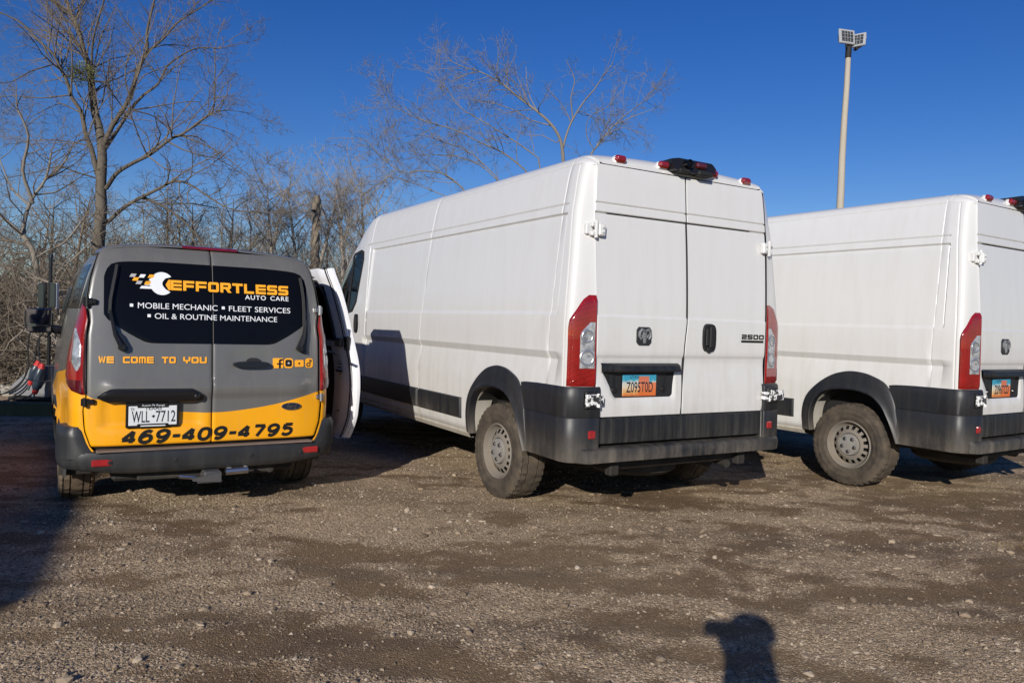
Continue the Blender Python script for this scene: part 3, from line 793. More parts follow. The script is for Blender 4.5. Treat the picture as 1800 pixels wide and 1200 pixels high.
# a box trailer stands left of the camera, outside the picture; its shadow lies on the gravel
def make_trailer():
    root = empty('box_trailer'); L, W, H_ = 8.6, 2.4, 3.9
    g = G(); g.box(0, L, -W / 2, W / 2, 1.05, H_, .03); g.build('box', M['white'], root)
    for s_ in (1, -1):
        for k in range(14):
            g = G(); g.box(.3 + k * .6, .36 + k * .6, s_ * W / 2, s_ * (W / 2 + .02), 1.1, H_ - .08, .004); g.build('rib', M['hinge'], root)
        g = G(); g.box(-.03, 0, s_ * .02, s_ * 1.17, 1.10, H_ - .1, .01); d = g.build('rear_door', M['white'], root)
        g = G(); g.tube([(-.05, s_ * .3, 1.1), (-.05, s_ * .3, H_ - .1)], .015, 6); g.build('lock_bar', M['steel'], d)
        g = G(); g.box(-.04, 0, s_ * .95, s_ * 1.12, .92, 1.0, .01); g.build('tail_light', M['redlens'], root)
        for cx in (1.1, 2.3): make_wheel(root, cx, s_ * 1.02, .48, s_, .48, .28, .28, M['tyre_black'])
        g = G(); g.box(6.6, 6.72, s_ * .7, s_ * .82, .05, 1.0, .01); g.box(6.55, 6.77, s_ * .65, s_ * .87, 0, .05, .01); g.build('landing_leg', M['under'], root)
    g = G(); g.box(.2, L - .1, -.5, .5, .80, 1.04, .02); g.box(-.02, .06, -1.0, 1.0, .50, .60, .01); g.box(0, .06, -.62, -.54, .60, 1.0, .01); g.box(0, .06, .54, .62, .60, 1.0, .01); g.build('chassis', M['under'], root)
    return root
trailer = make_trailer()
tag(trailer, 'white box trailer left of the camera, throwing the large shadow on the gravel', 'trailer')
_c = Vector((-4.95, -6.38)); _l = Vector((-math.cos(-.40), math.sin(-.40)))
_r = _c + _l * 1.2; pose(trailer, _r.x, _r.y, -.40)

# ------------------------------------------------------------------ the grey and yellow service van
CP = [(.76, .27), (.86, .29), (.892, .36), (.906, .55), (.912, .8), (.905, 1.0), (.890, 1.12), (.862, 1.30), (.805, 1.55), (.762, 1.68), (.720, 1.745), (.66, 1.785), (.50, 1.815), (.25, 1.832), (0, 1.838)]
CPC = catmull(CP, 10)
_cs = sorted((p[1], p[0]) for p in CPC if p[0] > .70 and p[1] > .30)
def cy_(z): return interp(z, _cs)
_cr = [tuple(p) for p in catmull([(.35, .018), (.48, .022), (.70, .028), (.85, .033), (1.1, .058), (1.4, .102), (1.55, .135), (1.68, .172), (1.76, .212), (1.80, .245), (1.86, .31)], 6)]
def crx0(z): return interp(z, _cr)
def crx(y, z):
    """rear skin of the service van: leans forward at the top, bows forward at the sides"""
    a = abs(y)
    return crx0(z) + .012 * (a / .7) ** 2 + .05 * smooth(.55, .95, a)
CE = [(.44, .700), (.478, .732), (.582, .767), (.728, .778), (.80, .760), (1.2, .760), (1.29, .748), (1.37, .758), (1.42, .765), (1.56, .745), (1.70, .712), (1.76, .690), (1.785, .66), (1.81, .60)]
def cedge(z): return interp(z, CE)
WRAP = [(-.95, .86), (-.744, .805), (-.60, .765), (-.414, .721), (-.179, .688), (0, .678), (.207, .689), (.40, .720), (.538, .748), (.67, .777), (.754, .806), (.95, .98)]
_wr = [tuple(p) for p in catmull(WRAP, 6)]
def wrapz(x, y):
    s_ = 1 if y > 0 else -1
    zr_ = interp(y, _wr)
    if x > .25:
        zs_ = interp(x, [(.25, .98), (.6, .93), (1.4, .86), (3, .62), (4.8, .5)]) if s_ > 0 else interp(x, [(.25, .86), (3, .6), (4.8, .5)])
        f_ = smooth(.25, .45, x); zr_ = zr_ * (1 - f_) + zs_ * f_
    return zr_
def wrapmat():
    k = N('grey_and_yellow_wrap'); at_ = k.n('ShaderNodeAttribute'); at_.attribute_name = 'wrap'
    f = k.math('GREATER_THAN', at_.outputs['Fac'], 0.0)
    c = k.coord(); n = k.noise(c, 5, 4); n2 = k.noise(k.coord((20, 20, 2)), 1.0, 3)
    grey = k.mix(n, (.112, .110, .106), (.132, .130, .125)); yel = k.mix(n, (.80, .335, .003), (.86, .39, .005))
    col = k.mix(f, grey, yel)
    d = k.math('MULTIPLY', k.ramp(n2, [(.5, 0.0), (.8, 1.0)]), .10)
    k.set(Base_Color=k.mix(d, col, (.30, .26, .20)), Roughness=.30, Coat_Weight=.6, Coat_Roughness=.05); return k.m
M['wrap'] = wrapmat()
def add_wrap(o):
    me = o.data; a = me.attributes.new('wrap', 'FLOAT', 'POINT')
    a.data.foreach_set('value', [wrapz(v_.co.x, v_.co.y) - v_.co.z for v_ in me.vertices]); return o

CTOP = [(3.0, 1.838), (3.2, 1.82), (3.4, 1.74), (3.7, 1.54), (4.0, 1.30), (4.2, 1.13), (4.45, 1.02), (4.65, .90), (4.76, .72), (4.80, .55)]
_ct = [tuple(p) for p in catmull(CTOP, 5)]
def cfront(x, y, z):
    if x <= 3.0: return y, z
    zt = interp(x, _ct); zb0 = 1.08; zb = min(zb0, zt - .06)
    z2 = zb + (z - zb0) * (zt - zb) / (1.838 - zb0) if z > zb0 else .27 + (z - .27) * (zb - .27) / (zb0 - .27)
    tp = .03 * smooth(3.0, 4.0, x) + .20 * smooth(4.0, 4.8, x) ** 1.6
    yy = y
    if z > zb0 and y: yn = cy_(min(1.75, z2)); yy = y + math.copysign(max(0, yn - .03 - abs(y)), y) * smooth(3, 3.8, x) * .8 * min(1, abs(y) / .6)
    return yy * (1 - tp), z2
CWHEEL = (.864, 3.92); CHZ = .315
def ptap(x): return .050 * (1 - smooth(.20, .95, x))
def ccorner(z, t, s_, o=0.0):
    """skin of the rear corner; t = 90 at the door edge, 0 on the side"""
    y = cy_(z) - .050; e = cedge(z) + .004; r_ = y - e; rx = .20
    sn, cs = math.sin(R(t)), math.cos(R(t)); nx, ny = -sn, cs
    x0 = crx(e, z)
    return (x0 + rx * (1 - sn) + nx * o, s_ * (y - r_ * (1 - cs) + ny * o), z)

def make_service_van():
    root = empty('service_van')
    zs = [z for z in dense(frange(.30, 1.74, .045), [1.0], .014, 2) if z <= 1.742]
    rows = [(.76, .27), (.85, .285)] + [(cy_(z), z) for z in zs] + [tuple(p) for p in CPC if p[1] > 1.748]
    full = rows + [(-y, z) for y, z in rows[::-1][1:]]
    nrm = []
    for i in range(len(full)):
        a = full[max(0, i - 1)]; b = full[min(len(full) - 1, i + 1)]; ty, tz = b[0] - a[0], b[1] - a[1]; l = math.hypot(ty, tz); nrm.append((tz / l, -ty / l))
    xs = dense(frange(.56, 4.0, .07) + frange(.45, 1.3, .03) + frange(4.0, 4.8, .05), [1.34, 2.28, 3.38], .010, 2)
    xs = sorted(set([x for x in xs if x > .44] + frange(.30, .54, .03)))
    th = [90, 82, 74, 66, 58, 50, 42, 34, 26, 18, 10, 5, 0]
    def relief(x, z):
        d = 0
        for c in (2.28, 3.38): d += groove(x, c, .006, .007) * (1 - smooth(1.62, 1.70, z))
        d += groove(x, 1.34, .006, .007) * (1 - smooth(1.62, 1.70, z))
        d += -.010 * smooth(1.02, 1.05, z) * (1 - smooth(1.06, 1.14, z)) * smooth(.4, .6, x)
        d += .014 * math.exp(-((z - .62) / .10) ** 2)
        ra = math.hypot(x - CWHEEL[0], z - CHZ); d += .018 * (1 - smooth(.36, .50, ra))
        return d
    grid = []
    for i, (y, z) in enumerate(full):
        ny, nz = nrm[i]; line = []; side = z < 1.745
        for t in th:
            if side:
                p = ccorner(z, t, 1 if y > 0 else -1); line.append(p)
            else:
                s_, c_ = math.sin(R(t)), math.cos(R(t)); f_ = smooth(1.745, 1.80, z)
                e = .69 - .09 * f_; r_ = max(.02, (abs(y) - e)) if abs(y) > .70 else .022 + .0 * f_
                ins = r_ * (1 - c_); x0 = crx(min(abs(y), .69), z - .02); rx = .26 * (1 - f_) + .06 * f_
                line.append((x0 + rx * (1 - s_), y - ny * ins, z - nz * ins))
        for x in xs:
            xe = max(x, line[-1][0] + .003); y2, z2 = cfront(x, y, z); d = relief(x, z) if side else 0
            d *= smooth(.35, .62, x)
            line.append((xe, y2 + ny * d - (math.copysign(ptap(xe), y) if side else 0), z2 + nz * d))
        grid.append(line)
    def skip(i, j):
        p = [grid[i][j], grid[i + 1][j + 1], grid[i][j + 1], grid[i + 1][j]]
        cx = sum(q[0] for q in p) / 4; cz = sum(q[2] for q in p) / 4; yy = p[0][1]
        if abs(yy) > .72 and cz < .75:
            for wx in CWHEEL:
                if math.hypot(cx - wx, cz - CHZ) < .375: return True
        if cx < .47 and cz < .40: return True
        if yy < -.6 and 1.36 < cx < 2.26 and .42 < cz < 1.66: return True          # open side doorway
        return False
    g = G(); g.grid(grid, skip=skip); nc = len(grid[0]); g.f.append(tuple(i * nc + nc - 1 for i in range(len(full)))); g.m.append(0)
    add_wrap(g.build('body', M['wrap'], root, ang=50))
    g = G(); g.box(.30, 3.0, -.70, .66, .42, 1.66, .02)
    hollow = G(); hollow.grid([[(x, y, z) for x in (.30, 3.2)] for y, z in ((-.84, .44), (.78, .44), (.78, 1.2), (.70, 1.70), (-.70, 1.70), (-.78, 1.66))]); hollow.add([(3.2, -.84, .44), (3.2, .78, .44), (3.2, .70, 1.70), (3.2, -.70, 1.70)], [(0, 1, 2, 3)]); hollow.add([(.30, -.84, .44), (.30, .78, .44), (.30, .70, 1.70), (.30, -.70, 1.70)], [(0, 1, 2, 3)])
    hollow.build('cargo_lining', M['matblack'], root)
    g = G(); g.box(.15, 4.6, -.60, .60, .22, .30, .02); g.tube([(.864, -.74, .30), (.864, .74, .30)], .05, 10); g.build('chassis', M['under'], root)
    g = G(); g.tube([(.10, -.42, .245), (.3, -.42, .25), (1.5, -.40, .26)], .026, 10); g.tube([(.3, -.42, .25), (.62, -.42, .25)], .07, 12); g.build('exhaust', M['under'], root)
    for cx in CWHEEL:
        for s_ in (1, -1):
            g = G(); rr = [(.38 * math.cos(a) + cx, CHZ + .38 * math.sin(a)) for a in [R(t) for t in range(-10, 195, 12)]]
            g.grid([[(x, s_ * y, z) for x, z in rr] for y in (.58, .90)]); g.add([(x, s_ * .58, z) for x, z in rr], [tuple(range(len(rr)))]); g.build('wheel_well', M['under'], root)
            g = G(); O = []
            for t in range(-14, 195, 8):
                a = R(t); O.append([(cx + r_ * math.cos(a), s_ * (cy_(max(.32, min(.8, CHZ + r_ * math.sin(a)))) + o - ptap(cx + r_ * math.cos(a))), CHZ + r_ * math.sin(a)) for r_, o in ((.43, .010), (.42, .022), (.385, .026), (.37, .018), (.368, -.04))])
            g.grid(O); g.build('wheel_arch_trim', M['wrap'] if 0 else M['bump2'], root)
            make_wheel(root, cx, s_ * .785, CHZ, s_, .322, .215, .20, M['tyre_edge'])
    # ---- side glass (dark, wraps towards the rear corner)
    for s_ in (1, -1):
        g = G(); rws = []
        for z in frange(1.365, 1.672, .03):
            t0 = interp(z, [(1.365, 58), (1.42, 74), (1.68, 74)]); line = [ccorner(z, t0 * (1 - k / 8), s_, .004) for k in range(9)]
            line += [(x, s_ * (cy_(z) + .004 - ptap(x)), z) for x in frange(.45, 1.20, .07)]
            rws.append(line)
        g.grid(rws); g.build('quarter_window', M['darkglass'], root)
        for a, b in (((1.40, 2.22), (2.34, 3.34)) if s_ > 0 else ((2.34, 3.34),)):
            g = G(); rws = []
            for z in frange(1.12, 1.64, .05): rws.append([(x if x < 3 else x + (1.64 - z) * .0, s_ * (cfront(x, cy_(z), z)[0] + .006), z) for x in frange(a + .03, b - .03 if z < 1.4 else b - .03 - max(0, b - 3) * (z - 1.4), .1)][:9])
            g.grid(rws); g.build('side_window', M['darkglass'], root)
    g = G(); g.grid([[(x, y, interp(x, _ct) + .006) for y in frange(-.62, .62, .1)] for x in frange(3.42, 4.12, .07)]); g.build('windscreen', M['darkglass'], root)
    for s_ in (1, -1):
        g = G(); g.box(4.35, 4.62, s_ * .62, s_ * .80, .72, .92, .05); g.build('headlight', M['clear'], root)
    g = G(); g.box(4.70, 4.82, -.45, .45, .42, .66, .03); g.build('grille', M['matblack'], root)
    # wing mirrors
    for s_ in (1, -1):
        g = G(); p = [(3.30, 1.165), (3.30, 1.33), (3.32, 1.35)]
        g.box(3.345, 3.47, s_ * .925, s_ * 1.165, 1.115, 1.36, .045); g.tube([(3.40, s_ * .86, 1.14), (3.40, s_ * .95, 1.16)], [.035, .045], 8)
        mm = g.build('wing_mirror', M['black'], root)
        g = G(); g.box(3.335, 3.347, s_ * .938, s_ * 1.152, 1.195, 1.352, .006); g.build('mirror_glass', M['mirror'], mm)
        g = G(); g.box(3.335, 3.347, s_ * .945, s_ * 1.146, 1.125, 1.186, .006); g.build('blind_spot_glass', M['mirror'], mm)
    # ---- rear doors
    GLY = [(1.150, .385), (1.156, .418), (1.165, .440), (1.203, .510), (1.268, .608), (1.310, .655), (1.335, .668), (1.58, .668), (1.63, .655), (1.668, .625), (1.684, .58), (1.692, .50), (1.698, .35)]
    zr = dense(frange(.475, 1.80, .04), [.478, .90, .87, .80, .77, .60], .012, 2); zr = [z for z in zr if .475 <= z <= 1.803]
    def drel(y, z):
        d = .016 * smooth(.925, .865, z) * smooth(.76, .835, z) if 0 else 0
        up_ = 1 - smooth(.865, .920, z); lo = smooth(.765, .830, z)
        fy = 1 - smooth(.60, .70, abs(y))
        d += .016 * min(up_, 1) * fy * lo
        if y > .05:
            d += -.018 * smooth(.06, .10, y) * (1 - smooth(.645, .69, y)) * smooth(.575, .615, z) * (1 - smooth(.785, .80, z))
        d += -.006 * smooth(.93, .97, z) * (1 - smooth(1.08, 1.12, z)) * (smooth(.10, .14, -y) * (1 - smooth(.39, .43, -y)) if y < 0 else 0)
        return d
    def rx(y, z, o=0.0): return (crx(y, z) - drel(y, z) - o, y, z)
    doors = []
    for s_ in (1, -1):
        us = dense(frange(0, 1, .035), [0, 1], .012, 2); us = [u for u in us if 0 <= u <= 1]; rws = []
        for z in zr:
            e = cedge(z) - .003; line = []
            for u in us:
                y = s_ * (.003 + (e - .003) * u); ed = min(u, 1 - u) * e; ez = min(z - .475, 1.803 - z)
                ins = .010 * max(0, 1 - ed / .010) ** 2 + .010 * max(0, 1 - ez / .012) ** 2
                p = rx(y, z); line.append((p[0] + ins, p[1], p[2]))
            rws.append(line)
        g = G(); g.grid(rws); loop = list(rws[0]) + [r_[-1] for r_ in rws[1:]] + rws[-1][::-1][1:] + [r_[0] for r_ in rws[::-1][1:-1]]
        n0 = len(loop); g.add(loop + [(x + .04, y, z) for x, y, z in loop], [(i, (i + 1) % n0, n0 + (i + 1) % n0, n0 + i) for i in range(n0)])
        d = add_wrap(g.build('rear_door', M['wrap'], root, ang=40)); doors.append(d)
        g = G(); rws = []
        zz = dense(frange(1.150, 1.698, .03), [1.156, 1.69], .008, 2); zz = [z for z in zz if 1.150 <= z <= 1.698]
        for z in zz:
            ym = interp(z, GLY); rws.append([rx(s_ * (.006 + (ym - .006) * k / 12), z, .004 if 0 < k < 12 else .001) for k in range(13)])
        g.grid(rws); g.build('rear_window', M['darkglass'], d)
    dl, dr = doors
    g = G(); g.grid([[(crx(y, z) + .035, y, z) for y in frange(-cedge(z), cedge(z), .12)] for z in frange(.46, 1.80, .08)]); g.build('door_seal', M['matblack'], root)
    # chrome-dark bar above the plate
    g = G(); rws = []
    bar = [(.697, .800), (.690, .792), (.640, .0), (.12, .0), (.075, .0)]
    for k in range(13):
        t = k / 12; line = []
        a = 2 * PI * t
        for y in (.700, .694, .672, .632, .60, .45, .30, .17, .13, .09, .066, .060):
            h = interp(y, [(.060, .010), (.066, .022), (.09, .034), (.13, .046), (.60, .046), (.632, .046), (.672, .026), (.694, .010), (.700, .004)])
            zc = interp(y, [(.06, .788), (.13, .803), (.60, .806), (.672, .800), (.70, .798)])
            line.append((crx(y, zc) - .018 - (.030 + .016 * math.sin(a)) * h / .046 * max(-.4, math.cos(a)) , y, zc + h * math.sin(a)))
        rws.append(line)
    g.grid(rws); g.build('plate_bar', M['black'], dl)
    g = G(); g.lathe([(.0, -.014), (.010, -.014), (.020, -.006), (.022, .01)], 14, 'x', (crx(.105, .80) - .045, .105, .795)); g.build('bar_button', M['black'], dl)
    # number plate with black frame
    py, pz = .372, .674; pxx = crx(.37, .67) - .004
    g = G(); g.box(pxx - .012, pxx + .02, py - .162, py + .162, pz - .083, pz + .083, .006); fr = g.build('plate_frame', M['black'], dl)
    wht = M.setdefault('platewhite', simple('plate_white', (.66, .68, .70), .4, var=.06)); ink = M['ink']
    g = G(); g.box(pxx - .016, pxx - .010, py - .146, py + .146, pz - .066, pz + .062, .002); g.build('number_plate', wht, dl)
    X = pxx - .0175
    flat_text(dl, 'plate_characters', 'WLL', lambda a, b: (X, a, b), (py + .128, py + .022, pz - .046, pz + .030), ink, bold=.004)
    flat_text(dl, 'plate_characters', '7712', lambda a, b: (X, a, b), (py - .016, py - .136, pz - .046, pz + .030), ink, bold=.004)
    g = G(); g.add([(X, py + .010, pz - .006), (X, py - .002, pz + .004), (X, py - .012, pz - .004), (X, py - .002, pz - .018)], [(0, 1, 2, 3)]); g.build('plate_state_mark', ink, dl, flat=True)
    flat_text(dl, 'plate_heading', 'TEXAS', lambda a, b: (X, a, b), (py + .050, py - .050, pz + .036, pz + .064), ink, bold=.01)
    for za, zb in ((.050, .080), (-.080, -.055)):
        g = G(); g.box(pxx - .020, pxx - .012, py - .095, py + .095, pz + za, pz + zb, .004); g.build('frame_lobe', M['black'], fr)
    flat_text(dl, 'frame_lettering', 'Austin Pt Range', lambda a, b: (pxx - .0212, a, b), (py + .070, py - .070, pz + .056, pz + .074), wht)
    g = G(); g.add([(pxx - .0212, py + a, pz + b) for a, b in ((.075, -.072), (-.075, -.072), (-.075, -.064), (.075, -.064))], [(0, 1, 2, 3)]); g.build('frame_print', M['vinyl_grey'] if 'vinyl_grey' in M else wht, dl, flat=True, fix=False)
    flat_text(dl, 'plate_sticker_text', 'TX', lambda a, b: (X, a, b), (py + .136, py + .112, pz + .034, pz + .052), ink)
    # handle
    g = G(); rws = []
    hp = [(-.262 + .128 * math.copysign(abs(math.cos(a)) ** .7, math.cos(a)), 1.008 + .024 * math.copysign(abs(math.sin(a)) ** .7, math.sin(a))) for a in [R(t) for t in range(0, 360, 15)]]
    g.prism(hp, lambda y, z: rx(y, z, -.004), lambda y, z: rx(-.262 + (y + .262) * .97, 1.008 + (z - 1.008) * .85, .040))
    hd = g.build('door_handle', M['black'], dr)
    g = G(); hp = [(-.275 + .050 * math.cos(a), 1.030 + .026 * math.sin(a)) for a in [R(t) for t in range(0, 360, 20)]]
    g.prism(hp, lambda y, z: rx(y, z, -.002), lambda y, z: rx(y, z, .012)); g.build('handle_cup', M['matblack'], hd)
    # wipers
    for s_, dd, pts in ((1, dl, [(.565, 1.130), (.600, 1.20), (.628, 1.33), (.632, 1.36)]), (-1, dr, [(-.600, 1.135), (-.628, 1.20), (-.645, 1.30), (-.645, 1.33)])):
        g = G(); g.tube([rx(y, z, .030) for y, z in pts], [.020, .015, .010, .009], 8); g.tube([rx(pts[0][0], pts[0][1] - .01, .0), rx(pts[0][0], pts[0][1] - .01, .045)], .022, 10)
        if s_ > 0: g.prism([(.575, 1.11), (.525, 1.095), (.520, 1.125), (.56, 1.20), (.60, 1.24)], lambda y, z: rx(y, z, .006), lambda y, z: rx(y, z, .026))
        else: g.prism([(-.575, 1.12), (-.655, 1.085), (-.655, 1.13), (-.665, 1.24), (-.665, 1.40), (-.648, 1.40), (-.64, 1.26)], lambda y, z: rx(y, z, .004), lambda y, z: rx(y, z, .022))
        wp = g.build('wiper', M['black'], dd)
        a = [(.632, 1.34), (.628, 1.43), (.614, 1.52), (.600, 1.60), (.590, 1.664)] if s_ > 0 else [(-.640, 1.29), (-.642, 1.40), (-.640, 1.50), (-.632, 1.58), (-.622, 1.645)]
        g = G(); g.tube([rx(y, z, .026) for y, z in a], [.008, .008, .007, .006, .005], 6); g.tube([rx(y + .007, z, .012) for y, z in a], .005, 5); g.build('wiper_blade', simple('wiper_rubber', (.03, .03, .03), .5), wp)
    # hinges
    for s_, dd in ((1, dl), (-1, dr)):
        for zc, h in ((1.41, .058), (.765, .048)):
            e = cedge(zc); g = G(); x = crx(e, zc)
            mt = M['black'] if s_ > 0 else M['steel']
            g.box(x - .030, x + .02, s_ * (e - .036), s_ * (e - .004), zc - h / 2 + .01, zc + h / 2 - .006, .006); g.box(x - .022, x + .03, s_ * (e + .002), s_ * (e + .022), zc - h / 2, zc + h / 2, .005)
            g.tube([(x - .024, s_ * e, zc - h / 2 - .006), (x - .024, s_ * e, zc + h / 2 + .006)], .011, 8)
            if s_ > 0: g.box(x - .036, x - .01, e - .058, e - .030, zc - .016, zc + .020, .008)
            g.build('hinge', mt, dd)
    # oval badge with script
    g = G(); ov = [(-.545 + .074 * math.cos(a), .706 + .0285 * math.sin(a)) for a in [R(t) for t in range(0, 360, 12)]]
    g.prism(ov, lambda y, z: rx(y, z, -.002), lambda y, z: rx(-.545 + (y + .545) * .97, .706 + (z - .706) * .95, .010)); bd = g.build('badge', M['chrome'], dr)
    blue = simple('badge_blue', (.010, .016, .035), .2, coat=.8); iv = [(-.545 + .066 * math.cos(a), .706 + .022 * math.sin(a)) for a in [R(t) for t in range(0, 360, 12)]]
    g = G(); g.prism(iv, lambda y, z: rx(y, z, .008), lambda y, z: rx(y, z, .0125)); g.build('badge_field', blue, bd)
    flat_text(dr, 'badge_script', 'Ford', lambda y, z: rx(y, z, .0140), (-.508, -.584, .691, .722), M['chrome'], shear=.45)
    # ---- vinyl lettering
    OR = M.setdefault('vinyl_orange', simple('orange_vinyl', (.93, .40, .02), .4, var=.05)); WH = M.setdefault('vinyl_white', simple('white_vinyl', (.78, .80, .83), .4, var=.05)); GY = M.setdefault('vinyl_grey', simple('grey_vinyl', (.42, .41, .42), .4, var=.05)); BK = M.setdefault('vinyl_black', simple('black_vinyl', (.010, .010, .010), .35, var=.1))
    S = lambda o: (lambda y, z: rx(y, z, o))
    flat_text(root, 'window_lettering', 'EFFORTLESS', S(.008), (.270, -.528, 1.510, 1.579), OR, wide=True)
    g = G(); P = [(.281, 1.545), (.262, 1.577), (.258, 1.577)]
    for wd_, ya, yb in (('AUTO', -.219, -.365), ('CARE', -.397, -.528)): flat_text(root, 'window_lettering', wd_, S(.008), (ya, yb, 1.468, 1.500), WH, bold=.012, spacing=1.15)
    flat_text(root, 'window_lettering', 'MOBILE MECHANIC', S(.008), (.469, -.032, 1.380, 1.418), WH)
    flat_text(root, 'window_lettering', 'FLEET SERVICES', S(.008), (-.108, -.539, 1.380, 1.418), WH)
    flat_text(root, 'window_lettering', 'OIL & ROUTINE MAINTENANCE', S(.008), (.367, -.442, 1.313, 1.350), WH)
    for y, z in ((.507, 1.398), (-.070, 1.402), (.401, 1.332)):
        g = G(); g.add([S(.008)(y + a, z + b) for a, b in ((.010, -.010), (-.010, -.010), (-.010, .010), (.010, .010))], [(0, 1, 2, 3)]); g.build('bullet', WH, root, flat=True, fix=False)
    for wd_, ya, yb in (('WE', .695, .607), ('COME', .555, .372), ('TO', .322, .236), ('YOU', .190, .039)): flat_text(root, 'door_lettering', wd_, S(.005), (ya, yb, 1.017, 1.060), OR, wide=True)
    yd = .567
    for ch in '469-409-4795':
        wd_ = .054 if ch == '-' else .092
        for st in DIG[ch]:
            Q = catmull(st, 6) if len(st) > 2 else [np.array(p, float) for p in st]; g = G(); top = []; bot = []
            for i, q in enumerate(Q):
                t = Q[min(i + 1, len(Q) - 1)] - Q[max(i - 1, 0)]; t = t * np.array([wd_, .084]); t = t / np.linalg.norm(t); nn = np.array([-t[1], t[0]]) * .0112
                a = q * np.array([wd_ * .80, .074]) + np.array([.008, .005])
                for lst, sg in ((top, 1), (bot, -1)):
                    u = a + nn * sg; lst.append(rx(yd - u[0] - u[1] * .24, .489 + u[1] + (.567 - yd) * .009, .005))
            g.grid([top, bot]); g.build('phone_digit', BK, root, flat=True, fix=False)
        yd -= wd_ + .0085
    # wrench and chequer logo
    g = G(); wr = []
    cyw, czw, rr = .322, 1.5515, .078
    for t in range(38, 323, 12): a = R(t); wr.append((cyw - rr * .95 * math.cos(a), czw + rr * math.sin(a)))
    jaw = [(.288, 1.515), (.310, 1.5515), (.288, 1.588)]
    head = wr + jaw
    # the head as a fan of quads round its centre line, the handle as bars
    arc = wr; inner = []
    for k in range(len(arc)):
        t = k / (len(arc) - 1); a = (1 - t)
        inner.append((.300 + .020 * math.sin(PI * t), 1.588 - .073 * t))
    g.grid([[S(.0078)(*p) for p in arc], [S(.0078)(*p) for p in inner]])
    for z0, z1, ya, yb in ((1.512, 1.530, .458, .380), (1.536, 1.546, .428, .380), (1.552, 1.562, .420, .380), (1.568, 1.582, .404, .372)):
        g.add([S(.0070)(*p) for p in ((ya, z0), (yb, z0), (yb, z1), (ya - (z1 - z0) * .6, z1))], [(0, 1, 2, 3)])
    g.build('wrench_logo', WH, root, flat=True, fix=False)
    def para(name, y, z, m_, w_=.032, h=.0225):
        g = G(); g.add([S(.0088)(*p) for p in ((y + .012, z), (y + .012 - w_, z), (y - w_, z + h), (y, z + h))], [(0, 1, 2, 3)]); g.build(name, m_, root, flat=True, fix=False)
    for y, z, m_ in ((.508, 1.586, GY), (.452, 1.585, WH), (.398, 1.586, OR), (.492, 1.562, OR), (.472, 1.540, GY), (.420, 1.540, OR)): para('chequer', y, z, m_)
    g = G(); g.add([S(.0095)(*p) for p in ((.300, 1.5445), (.281, 1.580), (.272, 1.580), (.272, 1.509), (.281, 1.509))], [(0, 1, 2, 3, 4)]); g.build('wrench_arrow', OR, root, flat=True, fix=False)
    # social media stickers
    def rr_(cy0, cz0, w_, h, r_, n=4):
        P = []
        for sx, sz, a0 in ((1, 1, 0), (-1, 1, 90), (-1, -1, 180), (1, -1, 270)):
            for k in range(n + 1): a = R(a0 + 90 * k / n); P.append((cy0 + sx * (w_ / 2 - r_) + r_ * math.cos(a), cz0 + sz * (h / 2 - r_) + r_ * math.sin(a)))
        return P
    def stick(name, P, o, m_):
        g = G(); g.add([S(o)(*p) for p in P], [tuple(range(len(P)))]); return g.build(name, m_, root, flat=True, fix=False)
    stick('sticker', rr_(-.447, 1.018, .074, .072, .006), .005, OR)
    g = G(); g.add([S(.0065)(*p) for p in ((-.452, .983), (-.466, .983), (-.466, 1.032), (-.452, 1.032))], [(0, 1, 2, 3)]); g.add([S(.0065)(*p) for p in ((-.438, 1.008), (-.451, 1.008), (-.451, 1.018), (-.438, 1.018))], [(0, 1, 2, 3)]); g.add([S(.0065)(*p) for p in ((-.467, 1.008), (-.480, 1.008), (-.480, 1.018), (-.467, 1.018))], [(0, 1, 2, 3)]); g.add([S(.0065)(*p) for p in ((-.452, 1.033), (-.466, 1.033), (-.482, 1.038), (-.482, 1.048), (-.464, 1.048), (-.455, 1.043))], [(0, 1, 2, 3, 4, 5)]); g.build('letter_f', BK, root, flat=True, fix=False)
    stick('sticker', rr_(-.523, 1.018, .068, .072, .022), .005, OR); stick('camera_icon', rr_(-.523, 1.018, .048, .050, .012), .0062, BK); stick('camera_icon_dot', rr_(-.523, 1.018, .016, .014, .006), .0074, GY)
    stick('sticker', rr_(-.602, 1.016, .068, .050, .008), .005, OR); stick('play_icon', [(-.596, 1.027), (-.596, 1.005), (-.612, 1.016)], .0062, BK)
    stick('sticker', rr_(-.678, 1.018, .062, .070, .020), .005, OR)
    g = G(); nt_ = [(.016 * math.cos(R(t)), .016 * math.sin(R(t))) for t in range(60, 372, 24)]
    g.grid([[S(.0062)(-.672 - a * k_, 1.006 + b * k_) for a, b in nt_] for k_ in (1.0, .5)]); g.add([S(.0064)(*p) for p in ((-.681, 1.004), (-.689, 1.004), (-.689, 1.044), (-.681, 1.044))], [(0, 1, 2, 3)]); g.add([S(.0064)(*p) for p in ((-.690, 1.030), (-.700, 1.026), (-.700, 1.034), (-.690, 1.044))], [(0, 1, 2, 3)]); g.build('note_icon', BK, root, flat=True, fix=False)
    # ---- tail lights
    for s_ in (1, -1):
        g = G(); rws = []
        TO = [(.812, 74), (.825, 52), (.844, 36), (.88, 18), (.93, 4), (1.10, 6), (1.20, 16), (1.30, 30), (1.38, 50), (1.415, 66)]
        TI = [(.812, 88), (1.20, 88), (1.28, 90), (1.34, 86), (1.375, 82), (1.39, 72), (1.415, 68)]
        zl = frange(.812, 1.412, .024)
        for z in zl:
            t0, t1 = interp(z, TI), interp(z, TO); ez = min(z - .812, 1.412 - z)
            rws.append([ccorner(z, t0 + (t1 - t0) * k / 12, s_, (.018 if 0 < k < 12 else .002) * min(1, .2 + ez / .02)) for k in range(13)])
